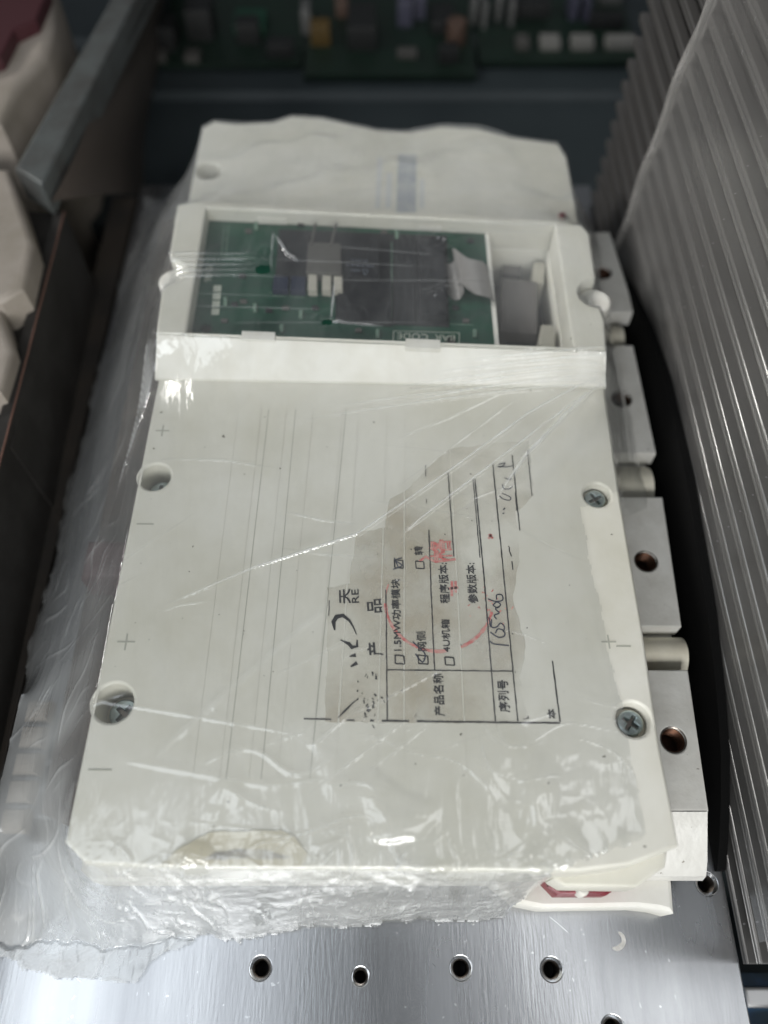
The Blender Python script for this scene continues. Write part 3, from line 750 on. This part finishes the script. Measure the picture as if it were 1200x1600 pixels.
# ================================================================== STRETCH FILM OVER THE MODULE
def inside(px, X, Y):
    poly = np.array(px); n = len(poly); res = np.zeros(X.shape, bool); j = n-1
    for i in range(n):
        xi, yi = poly[i]; xj, yj = poly[j]
        c = ((yi > Y) != (yj > Y)) & (X < (xj-xi)*(Y-yi)/(yj-yi+1e-12)+xi)
        res ^= c; j = i
    return res
H = .042
X0, X1, Y0, Y1 = -12.4, 9.6, -.7, 33.2
nx = int((X1-X0)/H)+1; ny = int((Y1-Y0)/H)+1
gx = X0+np.arange(nx)*H; gy = Y0+np.arange(ny)*H
GX, GY = np.meshgrid(gx, gy)
obs = np.full(GX.shape, .06)
obs[inside([(-8.6, 3.9), (9.4, 3.9), (9.4, 27.3), (-8.6, 27.3)], GX, GY)] = ZT+.06
obs[inside([(-11.15, 3.5), (-10.3, 3.5), (-10.3, 7.5), (-11.15, 7.5)], GX, GY)] = 1.8
obs[inside(foot, GX, GY)] = np.maximum(obs[inside(foot, GX, GY)], 1.35)
ins = inside(ccw(outline), GX, GY); obs[ins] = ZD+.07
front_fold = (GX > f0.x) & (GX < f1.x) & (GY > f0.y) & (GY < t0.y+.2)
obs[front_fold & ins] = np.maximum(obs, ZD+.07+(GY-f0.y)/(t0.y-f0.y)*1.2)[front_fold & ins]
bi = inside(top, GX, GY); obs[bi] = ZB+.06
obs = np.minimum(obs, ZB+.07)
# what the wrap covers (seen in plan), its free edges ragged
def wob(t, s, f): return s*(np.sin(t*f)+.5*np.sin(t*f*2.7+1)+.35*np.sin(t*f*6.1+2))
xr = np.where(GY > 13.6, 8.9-(GY-13.6)*.01, 6.15+np.clip((8-GY)*.06, -.3, .2))
xr = np.where((GY > 12.2) & (GY <= 13.6), 6.0+(GY-12.2)/1.4*2.9, xr)
e1 = P(972, 1160, ZD).x
foot_mask = (GX > -11.95+wob(GY, .10, 1.1)+np.clip((GY-18)*.03, 0, .6)) & (GX < xr+wob(GY, .035, 2.3)) & (GY < 32.6+wob(GX, .2, .8))
fl = np.interp(gx, [-12.4, -8.5, -6, -4, -2, 0, 2, 3.4, 4.2, 4.8, 5.5, 6.5, 9], [.85, .75, .85, .95, 1.15, 1.30, 1.38, 1.35, 2.1, 2.45, 2.6, 2.9, 3.1])
flap = np.interp(gx, [-12.4, -11, -9.5, -7.6, -6.9, -6.5, -5.2], [.8, .42, .08, -.2, -.18, .45, .9])
fl = fl+np.where(gx < -4, wob(gx, .10, 1.9), 0)
fl2 = np.minimum(fl, np.where(gx < -5.2, flap, fl))
foot_mask &= GY > (fl2+wob(gx, .06, 2.2)+wob(gx, .03, 7))[None, :]
main_mask = foot_mask & (GY > fl[None, :])
FLOOR_U = .10
u = None
def relax(u, o, m, it):
    # membrane pulled tight over the obstacle, free boundary held down where it ends
    for _ in range(it):
        a = u.copy()
        a[1:-1, 1:-1] = .25*(u[:-2, 1:-1]+u[2:, 1:-1]+u[1:-1, :-2]+u[1:-1, 2:])
        u = np.where(m, np.maximum(a, o), o)
    return u
for st, it in ((8, 300), (4, 300), (2, 300), (1, 160)):
    o = obs[::st, ::st]; m = main_mask[::st, ::st]
    if u is None: u = o.copy()
    else:
        u = np.repeat(np.repeat(u, 2, 0), 2, 1)
        u = u[:o.shape[0], :o.shape[1]]
        if u.shape != o.shape: u = np.pad(u, ((0, o.shape[0]-u.shape[0]), (0, o.shape[1]-u.shape[1])), 'edge')
        u = np.where(m, np.maximum(u, o), o)
    u = relax(u, o, m, it)
# creases -------------------------------------------------------------
def tri(t): return np.abs((t % 1)*2-1)
def noise2(X, Y, f, seed):
    r = np.random.RandomState(seed); s = 0
    for k in range(6):
        a = r.uniform(0, 2*math.pi); ff = f*r.uniform(.6, 1.7); s = s+np.sin((X*math.cos(a)+Y*math.sin(a))*ff+r.uniform(0, 6.28))
    return s/6
def crumple(X, Y, f, seed, k=7, aniso=1):
    r = np.random.RandomState(seed); s = 0
    wx = noise2(X, Y, f*1.1, seed+1)*1.1/f; wy = noise2(X, Y, f*1.1, seed+2)*1.1/f
    for i in range(k):
        a = r.uniform(0, math.pi); ff = f*r.uniform(.5, 1.8)/6.28
        s = s+tri(((X+wx*r.uniform(.5, 2.2))*math.cos(a)+(Y+wy*r.uniform(.5, 2.2))*math.sin(a)*aniso)*ff+r.uniform(0, 9))*r.uniform(.4, 1)/max(.5, ff*6.28/f)
    return s/k
def creases(X, Y, f, seed, k=6, w=.035):
    r = np.random.RandomState(seed); s = 0
    wx = noise2(X, Y, f*.8, seed+1)/f; wy = noise2(X, Y, f*.8, seed+2)/f
    for i in range(k):
        a = r.uniform(0, math.pi); ff = f*r.uniform(.5, 1.6)/6.28
        t = ((X+wx*r.uniform(1, 3.5))*math.cos(a)+(Y+wy*r.uniform(1, 3.5))*math.sin(a))*ff+r.uniform(0, 9)
        m = np.clip(noise2(X, Y, f*.7, seed+10+i)*3, 0, 1)
        s = s+np.exp(-((tri(t))/w)**2)*m
    return np.clip(s, 0, 1)
def ss(a, b, x): t = np.clip((x-a)/(b-a), 0, 1); return t*t*(3-2*t)
disp = np.zeros(GX.shape)
frontw = 1-ss(1.9, 3.6, GY-np.clip(-GX-3, 0, 4)*0)         # crushed folds along the front edge
leftw = (1-ss(-8.6, -7.6, GX))*(1-ss(10, 22, GY)*.6)
S = GY-u                                                  # runs down the steep front as well as along the top
disp += frontw*(crumple(GX, S, 3.2, 3, aniso=1.5)-.42)*1.7
disp += frontw*(crumple(GX, S, 7, 5, aniso=1.4)-.5)*.22
lip = np.exp(-((GY-2.35)/.55)**2)*(GX > -7.2); disp += lip*(.05+.55*np.clip(crumple(GX, GY*.7, 2.4, 71)-.38, 0, 1)+.18*np.clip(crumple(GX, GY, 6, 73)-.4, 0, 1))*ss(-6, -2, GX)
disp += frontw*(crumple(GX, S, 17, 6)-.5)*.04
disp += leftw*(crumple(GX, GY*.6, 2.6, 9)-.5)*.26
disp += leftw*(crumple(GX, GY, 9, 12)-.5)*.07
softw = (1-ss(3.6, 7.5, GY))*(GX > -5.5)*ss(-6.5, -4, GX)   # loose bubbles on the cover's front
disp += softw*np.clip(crumple(GX, GY, 2.0, 21)-.40, 0, 1)*.6
disp += np.clip(crumple(GX, GY, 3.2, 31)-.50, 0, 1)*.10*(1+0*GX)
tearw = np.exp(-(((GX-4.7)/1.5)**2+((GY-3.4)/1.3)**2)); disp += tearw*(crumple(GX, GY, 9, 44)-.4)*.12
rearw = ss(24.5, 26, GY); disp += rearw*np.clip(crumple(GX, GY, 1.6, 51)-.42, 0, 1)*.7
disp += (GY > 24)*(GX > 2.5)*(crumple(GX, GY, 3, 53)-.4)*.12
rl = np.zeros(GX.shape)
def ridge(pts, hgt, wd, zz=ZD):
    """a raised fold running through the given places on the cover"""
    global disp, rl
    q = [P(x, y, zz) for x, y in pts]
    for i in range(len(q)-1):
        ax, ay, bx, by = q[i].x, q[i].y, q[i+1].x, q[i+1].y; dx, dy = bx-ax, by-ay; l2 = dx*dx+dy*dy
        t = np.clip(((GX-ax)*dx+(GY-ay)*dy)/l2, 0, 1)
        d = np.hypot(GX-ax-t*dx, GY-ay-t*dy)
        g = (i+t)/(len(q)-1); taper = np.minimum(1, 4*(1-g))*np.minimum(1, .35+4*g)
        g_ = np.exp(-(d/(wd*.62))**2)
        disp = np.maximum(disp, disp*.4+hgt*.8*taper*g_); rl = np.maximum(rl, min(.6, hgt*6)*taper*np.exp(-(d/(wd*.5))**2))
ridge([(940, 600), (820, 665), (700, 748), (560, 840), (400, 890), (250, 950)], .12, .06)
ridge([(935, 612), (800, 712), (690, 792), (620, 845)], .11, .055)
ridge([(925, 620), (880, 662), (820, 722), (768, 793)], .2, .10)
for k in range(7):
    a = (946, 572+k*6); b = (700-k*34+random.uniform(-30, 30), 590+k*12+random.uniform(-5, 12)); ridge([a, b], .06, .06, ZD+.3)
for k in range(8):                                          # pulled folds at the box's left corner
    a = (244+k*2, 560+k*4); b = (222-k*8, 625+k*20); ridge([a, b], .09, .05, ZD-.6)
ridge([(245, 1180), (330, 1105), (470, 985), (540, 930)], .018, .2); ridge([(200, 1190), (420, 1230), (560, 1210)], .018, .08)
ridge([(120, 1090), (230, 1108), (330, 1125), (480, 1150)], .03, .045)
for k in range(5): ridge([(262, 398+k*9), (405, 400+k*8)], .07, .05, ZB)
_r = random.Random(5)
for k in range(26):                                         # stray tension lines over the cover and the window
    x = _r.uniform(200, 900); y = _r.uniform(620, 1300); L_ = _r.uniform(60, 240); a_ = math.radians(_r.choice([150, 155, 160, 12, 20, 140])+_r.uniform(-8, 8))
    ridge([(x, y), (x+L_*.5*math.cos(a_), y+L_*.5*math.sin(a_)+_r.uniform(-5, 5)), (x+L_*math.cos(a_), y+L_*math.sin(a_))], _r.uniform(.012, .03), .045)
for k in range(9):
    y = 345+k*20+_r.uniform(-8, 8); x = _r.uniform(290, 620); ridge([(x, y), (x+_r.uniform(120, 330), y+_r.uniform(0, 16))], _r.uniform(.02, .05), .05, ZB)
for (x, y) in ((410, 405), (512, 505), (690, 375), (690, 460)):     # puckers round small tears above the board
    c = P(x, y, ZB); d = np.hypot(GX-c.x, GY-c.y)
    disp += np.exp(-(d/.55)**2)*(crumple(GX, GY, 14, int(x))-.3)*.35
ridge([(512, 505), (600, 512)], .10, .08, ZB); ridge([(518, 500), (524, 440)], .10, .06, ZB); ridge([(432, 372), (450, 400), (470, 412)], .14, .07, ZB); ridge([(428, 366), (424, 425)], .12, .06, ZB)
flapw = foot_mask & ~main_mask
base = np.where(flapw, .10, u)
disp = disp+.05*frontw*creases(GX, S, 5, 101)+.012*frontw*creases(GX, S, 12, 120)+.025*softw*creases(GX, GY, 2.2, 180, 5, .018)+.03*leftw*creases(GX, GY, 3, 160)
disp = np.where(flapw, .10+(crumple(GX, GY, 5, 61)-.5)*.12, disp)
edge = np.ones(GX.shape)
Z = np.maximum(base+disp*edge, np.where(foot_mask, obs-.035, 0))
# small tears: leave faces out
keep = foot_mask.copy()
for (x, y, r) in ((412, 424, .17), (512, 506, .10)):
    c = P(x, y, ZB); keep &= ~((np.hypot((GX-c.x)*.7, GY-c.y)+.05*noise2(GX, GY, 14, 3)) < r)
idx = -np.ones(GX.shape, int); idx[keep] = np.arange(keep.sum())
gyx, gxx = np.gradient(base, H); nl = np.sqrt(1+gyx**2+gxx**2); nz_ = 1/nl
steep = ss(.25, 1.2, np.hypot(gxx, gyx))
dd = np.clip(disp, -.15, .75)*np.where(GX > -5.2, np.clip((GY-fl[None, :]-.05)/.3, .05, 1), 1)
Px = GX-steep*gxx*nz_*dd; Py = GY-steep*gyx*nz_*dd; Pz = np.where(steep > .5, np.maximum(base+nz_*dd, .02), Z)
Pz = (1-steep)*Z+steep*np.maximum(base+nz_*dd, .02)
V = np.stack([Px[keep], Py[keep], Pz[keep]], 1)*CM
qa, qb, qc, qd = idx[:-1, :-1], idx[:-1, 1:], idx[1:, 1:], idx[1:, :-1]
ok = (qa >= 0) & (qb >= 0) & (qc >= 0) & (qd >= 0)
Fq = np.stack([qa[ok], qb[ok], qc[ok], qd[ok]], 1)
me = bpy.data.meshes.new('stretch_film'); org = np.array([0, 16*CM, 0])
me.vertices.add(len(V)); me.vertices.foreach_set('co', (V-org).ravel())
me.loops.add(Fq.size); me.loops.foreach_set('vertex_index', Fq.ravel().astype(np.int32))
me.polygons.add(len(Fq)); me.polygons.foreach_set('loop_start', np.arange(len(Fq), dtype=np.int32)*4)
me.polygons.foreach_set('loop_total', np.full(len(Fq), 4, np.int32)); me.polygons.foreach_set('use_smooth', np.ones(len(Fq), bool))
me.update(calc_edges=True); me.validate()
# how many layers lie on one another: more in the front folds, on the left flank and the left half of the wrap
cavity = np.exp(-(((GX-5.0)/1.7)**2+((GY-21.2)/2.6)**2)**2)
cloud = .10*np.clip(crumple(GX, GY, .9, 33)-.35, 0, 1)+.09*cavity
lay = .15*frontw+.16*lip*ss(-6, -1, GX)*np.clip(crumple(GX, GY, 3, 75), 0, 1)+.30*leftw*(1-frontw*.6)*(1-ss(5, 15, GY))+.03*leftw+.14*flapw+.14*(1-ss(-9.0, -7.6, GX))*(1-ss(2.5, 9, GY))*(1-flapw)+.05*rearw+.20*softw*np.clip(crumple(GX, GY, 1.7, 25)-.2, 0, 1)+cloud
cre = .55*frontw*creases(GX, S, 5, 101)+.22*frontw*creases(GX, S, 9, 120)+.40*flapw*creases(GX, GY, 6, 140)+.30*leftw*creases(GX, GY, 3, 160)+.26*softw*creases(GX, GY, 2.2, 180, 5, .018)+.07*bi*creases(GX, GY, 3, 200, 5, .02)
lay = lay+cre
lay = np.clip(lay*(.75+.6*noise2(GX, GY*1.4, 2.2, 77))+rl*(.8+.5*noise2(GX, GY, 5, 78)), 0, .8)
at = me.attributes.new('layers', 'FLOAT', 'POINT'); at.data.foreach_set('value', lay[keep].astype(np.float32))
me.materials.append(FILM)
film = bpy.data.objects.new('stretch_film', me); C.objects.link(film); film.location = org
tag(film, 'crinkled clear stretch film pulled over the white power module', 'plastic film')

# ================================================================== HEAT SINK STANDING ON THE RIGHT
XH = 10.16
rs = thing('finned_heat_sink', 'tall grey finned heat sink standing on the right of the module', 'heat sink', (14, 16, -1))
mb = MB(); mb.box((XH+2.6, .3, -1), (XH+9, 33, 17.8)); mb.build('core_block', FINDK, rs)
mb = MB()
z = 0
def fin_profile(x0, x1, z, t):
    # a blade whose free edge is thickened and split by a fine groove
    return [(x1, z), (x0+.05, z), (x0, z+.06), (x0, z+t*.42), (x0+.09, z+t*.5), (x0, z+t*.58), (x0, z+t-.06), (x0+.05, z+t), (x0+.35, z+t), (x0+.4, z+t*.8), (x1, z+t*.8)]
pf = fin_profile(XH, XH+2.62, -.2, .36); n = len(pf)
mb.add([(x, .3, z) for x, z in pf]+[(x, 33, z) for x, z in pf], [(i, (i+1) % n, (i+1) % n+n, i+n) for i in range(n)]+[tuple(range(n))[::-1], tuple(range(n, 2*n))])
fin0 = mb.build('fin', FIN, rs, smooth=20)
for k in range(1, 20): dup(fin0, 0, 0, .92*k, rs)
# its own wrap: a sheet stretched over the blade edges
def wall_film(name, xf, ya, yb, za, zb, amp, m, seed, slant=0, ny=150, nz=130):
    gy_ = np.linspace(0, 1, ny); gz_ = np.linspace(za, zb, nz); A, Bz = np.meshgrid(gy_, gz_)
    Yg = ya+(yb-slant*(Bz-za)-ya)*A
    Xg = xf-.05-np.clip(crumple(Yg, Bz, 1.6, seed)-.3, 0, 1)*amp-np.clip(crumple(Yg*.3, Bz, 6.8, seed+4)-.4, 0, 1)*amp*.3
    mb = MB(); mb.v = [tuple(t) for t in np.stack([Xg.ravel(), Yg.ravel(), Bz.ravel()], 1)]
    mb.f = [(j*ny+i, j*ny+i+1, (j+1)*ny+i+1, (j+1)*ny+i) for j in range(nz-1) for i in range(ny-1)]
    return mb
mb = wall_film('film', XH, .8, 27.5, 1.4, 17.6, .07, FILM2, 91, .10)
o = mb.build('wrapping_film', FILM2, None, smooth=180)
tag(o, 'dusty clear film stretched over the fins of the right heat sink', 'plastic film')
# thick rolled edge of that film
mb = MB(); pts = [Vector((XH-.10-.05*math.sin(k*1.3), 27.5-.12*(.86*k)-.10*math.sin(k*.5), .4+.86*k)) for k in range(21)]
mb.tube(smooth_path(pts, 4), .16, 8); o2 = mb.build('rolled_edge', film_mat('rolled_film_edge', .22, .25, .25, 1.0, .5, (.55, .53, .51)), o)
o2.location = Vector((0, 0, 0))
# added black strip standing in for deep shade between the two heat sinks
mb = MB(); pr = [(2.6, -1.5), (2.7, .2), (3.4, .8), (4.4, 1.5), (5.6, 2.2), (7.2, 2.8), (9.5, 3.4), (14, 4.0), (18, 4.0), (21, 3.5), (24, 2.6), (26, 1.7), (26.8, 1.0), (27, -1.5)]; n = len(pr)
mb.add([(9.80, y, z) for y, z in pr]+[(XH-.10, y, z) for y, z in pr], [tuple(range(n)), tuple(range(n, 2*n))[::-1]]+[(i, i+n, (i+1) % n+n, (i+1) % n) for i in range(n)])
o = mb.build('gap_shade_strip', SHADE)
tag(o, 'black strip added as deep shade in the gap between white module and right heat sink', 'shade strip')

# blue board with metal terminals down beside the plate, front right
bb = thing('blue_board', 'small blue circuit board with silver terminals below the plate at lower right', 'circuit board', (12, -1.5, -8))
mb = MB(); mb.box((10.6, -4, -6), (16, .1, -5.8)); mb.build('board', mat('blue_board_mask', (.02, .10, .22), .4, 0, (.01, .05, .07), 60), bb)
for k in range(4):
    mb = MB(); mb.box((12.0, -.9-k*1.1, -5.8), (13.2, -.3-k*1.1, -5.2), bev=.1); mb.build('terminal', mat('silver_terminal', (.6, .6, .6), .3, .8), bb)

# ================================================================== LEFT NEIGHBOURS
# upright dark side plate with a copper coloured top edge
lp = thing('side_plate', 'dark weathered metal plate with thin copper edge, upright left of the module', 'metal plate', (-13.6, 12, Z_FLOOR))
a = P(100, 330, 3.8); b = P(28, 610, 3.8); d = (b-a).normalized(); b2 = a+d*30
nrm = Vector((-.0, 0, 0))
mb = MB()
xo = -.42
mb.slab([(a.x, a.y), (b2.x, b2.y), (b2.x+xo, b2.y), (a.x+xo, a.y)], Z_FLOOR+.1, 3.8, bev=.04); sp_ = mb.build('plate', DKMET, lp)
mb = MB(); mb.tube([(a.x, a.y, 3.78), (b2.x, b2.y, 3.78)], .035, 8); mb.build('copper_edge', COPE, lp)
# second finned unit's cream terminals beyond it
mb = MB(); mb.slab([(-13.5, 2), (-12.3, 2), (-12.3, 33.5), (-13.5, 33.5)], Z_FLOOR+.1, -.6, bev=.05); mb.build('lower_body', BLACKM, lp)
lm = thing('neighbour_module', 'cream plastic terminal housing lying past the copper edged plate at far left', 'power module', (-17, 20, Z_FLOOR))
def cream_block(px, z0, z1, m=PALEG, bev=.25):
    mb = MB(); mb.slab([tuple(P(x, y, z1)[:2]) for x, y in px], z0, z1, bev=bev, seg=3); return mb.build('terminal_block', m, lm)
cream_block([(-60, 262), (14, 262), (52, 380), (36, 450), (0, 470), (-80, 470)], -2, 4.9)
cream_block([(-80, 475), (0, 478), (20, 545), (0, 610), (-90, 640)], -2, 4.5)
mb = MB(); mb.slab([tuple(P(x, y, 3.4)[:2]) for x, y in [(-80, 262), (50, 330), (96, 332), (18, 700), (-120, 700)]], Z_FLOOR+.1, 3.4, bev=.05); mb.build('base', DKMET, lm)
# tilted wrapped panel with a grey cast top bar
wp_ = thing('wrapped_panel', 'brown film wrapped panel with a grey cast top bar, leaning at upper left', 'panel', (-14, 36, Z_FLOOR))
zt = 5.2
A0 = P(205, -60, zt); A1 = P(22, 262, zt); B1 = P(66, 290, zt); B0 = P(240, -60, zt)
mb = MB(); mb.slab([A0[:2], A1[:2], B1[:2], B0[:2]], zt-1.4, zt, bev=.15); mb.build('top_bar', GREYBAR, wp_)
# bulging wrapped side: a lofted surface from the bar down to the floor
mb = MB(); nu, nv = 30, 14
topl = [B0.lerp(B1, i/(nu-1))-Vector((0, 0, .8)) for i in range(nu)]
e0 = P(268, -60, -7.5); e1_ = P(222, 310, -2.4); e2 = P(130, 760, -2.4)
for i in range(nu):
    for j in range(nv):
        s_ = i/(nu-1); t = j/(nv-1)
        low = e0.lerp(e1_, s_)
        p = topl[i].lerp(low, t)
        bul = math.sin(math.pi*t)*.9+.25*math.sin(s_*9+t*4)
        mb.v.append((p.x+bul*.8, p.y, p.z+bul*.5))
mb.f = [(i*nv+j, i*nv+j+1, (i+1)*nv+j+1, (i+1)*nv+j) for i in range(nu-1) for j in range(nv-1)]
mb.build('side_panel', BROWNP, wp_, smooth=180)
# pale moulded housing with a maroon cap, far upper left
hm = thing('maroon_capped_housing', 'taupe plastic housing with a maroon cap in the far upper left corner', 'housing', (-22, 34, Z_FLOOR))
zt = 5.5
mb = MB(); mb.slab([tuple(P(x, y, zt)[:2]) for x, y in [(-90, 210), (0, 190), (30, 130), (70, 90), (84, 40), (80, -40), (-90, -40)]], Z_FLOOR+.1, zt, bev=.4, seg=3); mb.build('housing', PALEG, hm)
mb = MB(); mb.slab([tuple(P(x, y, zt+.6)[:2]) for x, y in [(-60, 110), (0, 88), (22, 46), (56, 30), (76, -20), (-60, -40)]], zt-.02, zt+.6, bev=.1); mb.build('cap', MARO, hm)
mb = MB(); mb.slab([tuple(P(x, y, 3.2)[:2]) for x, y in [(-90, 262), (20, 262), (36, 150), (25, 140), (-90, 170)]], Z_FLOOR+.1, 3.2, bev=.3); mb.build('lower_housing', PALEG, hm)

# ================================================================== CIRCUIT BOARDS ON THE LEDGE, FAR BACK
ZK = ZS+.5
DIMW = mat('dusty_white_relay', (.20, .195, .18), .5)
def far_board(px0, px1, y_front, depth, label, parts, seed):
    r = random.Random(seed)
    a = P(px0, y_front, ZK+.3); b = P(px1, y_front, ZK+.3)
    t = thing('loose_circuit_board', label, 'circuit board', ((a.x+b.x)/2, a.y+depth/2, ZK), 'circuit boards lying on the back ledge')
    mb = MB(); mb.box((a.x, a.y, ZK+.01), (b.x, a.y+depth, ZK+.3)); mb.build('board', DKGREEN, t)
    for (x, y, w_, h_, zz, m, nm) in parts:
        c = P(x, y, ZK+.3); ww = w_*.034; hh = h_*.045
        mb = MB()
        if nm in ('capacitor', 'coil'): mb.cyl(c.x, c.y, ZK+.3, ZK+.3+zz, ww/2, bev=.08)
        else: mb.box((c.x-ww/2, c.y-hh/2, ZK+.3), (c.x+ww/2, c.y+hh/2, ZK+.3+zz), bev=.05)
        mb.build(nm, m, t)
ORG = mat('amber_tape', (.09, .055, .012), .5); GRN = mat('green_terminal', (.006, .055, .03), .4); TAN = mat('tan_winding', (.09, .055, .04), .5); VIO = mat('violet_grey_can', (.06, .06, .09), .4)
SILV = mat('silver_can', (.16, .16, .155), .4, .4)
far_board(242, 470, 100, 16, 'dark board with black blocks and a bright green connector, left end of the ledge',
          [(265, 70, 34, 34, 1.4, BLACK, 'relay'), (318, 52, 44, 40, 1.8, BLACK, 'relay'), (302, 92, 26, 20, .4, CONN, 'resistor'), (255, 92, 16, 20, .4, CONN, 'resistor'),
           (236, 14, 14, 22, 1.0, GRN, 'connector'), (392, 40, 56, 46, .5, GRN, 'heat_pad'), (320, 4, 28, 10, 1.0, CONNL, 'connector'), (390, 62, 40, 24, 1.2, BLACK, 'relay'), (440, 85, 46, 20, .8, BLACK, 'relay')], 1)
far_board(474, 745, 118, 16, 'dark board with an amber taped coil and violet grey cans, middle of the ledge',
          [(480, 45, 16, 30, 1.4, SILV, 'can'), (502, 66, 34, 20, 1.2, ORG, 'coil_tape'), (535, 20, 22, 28, 1.0, TAN, 'winding'), (566, 60, 50, 60, 1.4, BLACK, 'heat_pad'),
           (632, 30, 26, 40, 1.5, VIO, 'can'), (655, 20, 20, 34, 1.5, VIO, 'can'), (636, 88, 34, 14, .4, CONN, 'connector'), (690, 40, 40, 46, .8, BLACK, 'relay'), (712, 66, 34, 30, 1.3, TAN, 'coil'), (700, 95, 34, 18, .9, BLACK, 'relay')], 2)
far_board(750, 1000, 96, 16, 'dark board with a row of pale rectangles, right end of the ledge',
          [(815, 72, 22, 22, .5, CONN, 'relay'), (858, 72, 34, 22, .5, DIMW, 'relay'), (908, 72, 38, 22, .5, DIMW, 'relay'), (968, 72, 52, 20, .5, DIMW, 'relay'),
           (738, 28, 9, 34, 1.4, SILV, 'can'), (754, 34, 9, 36, 1.4, SILV, 'can'), (776, 22, 9, 34, 1.4, SILV, 'can'), (796, 30, 9, 36, 1.4, SILV, 'can'),
           (830, 20, 60, 30, .9, BLACK, 'relay'), (892, 22, 14, 34, 1.3, VIO, 'can'), (912, 26, 10, 30, 1.3, VIO, 'can'), (952, 4, 40, 16, 2.0, SILV, 'can'), (945, 40, 60, 22, .7, BLACK, 'relay')], 3)
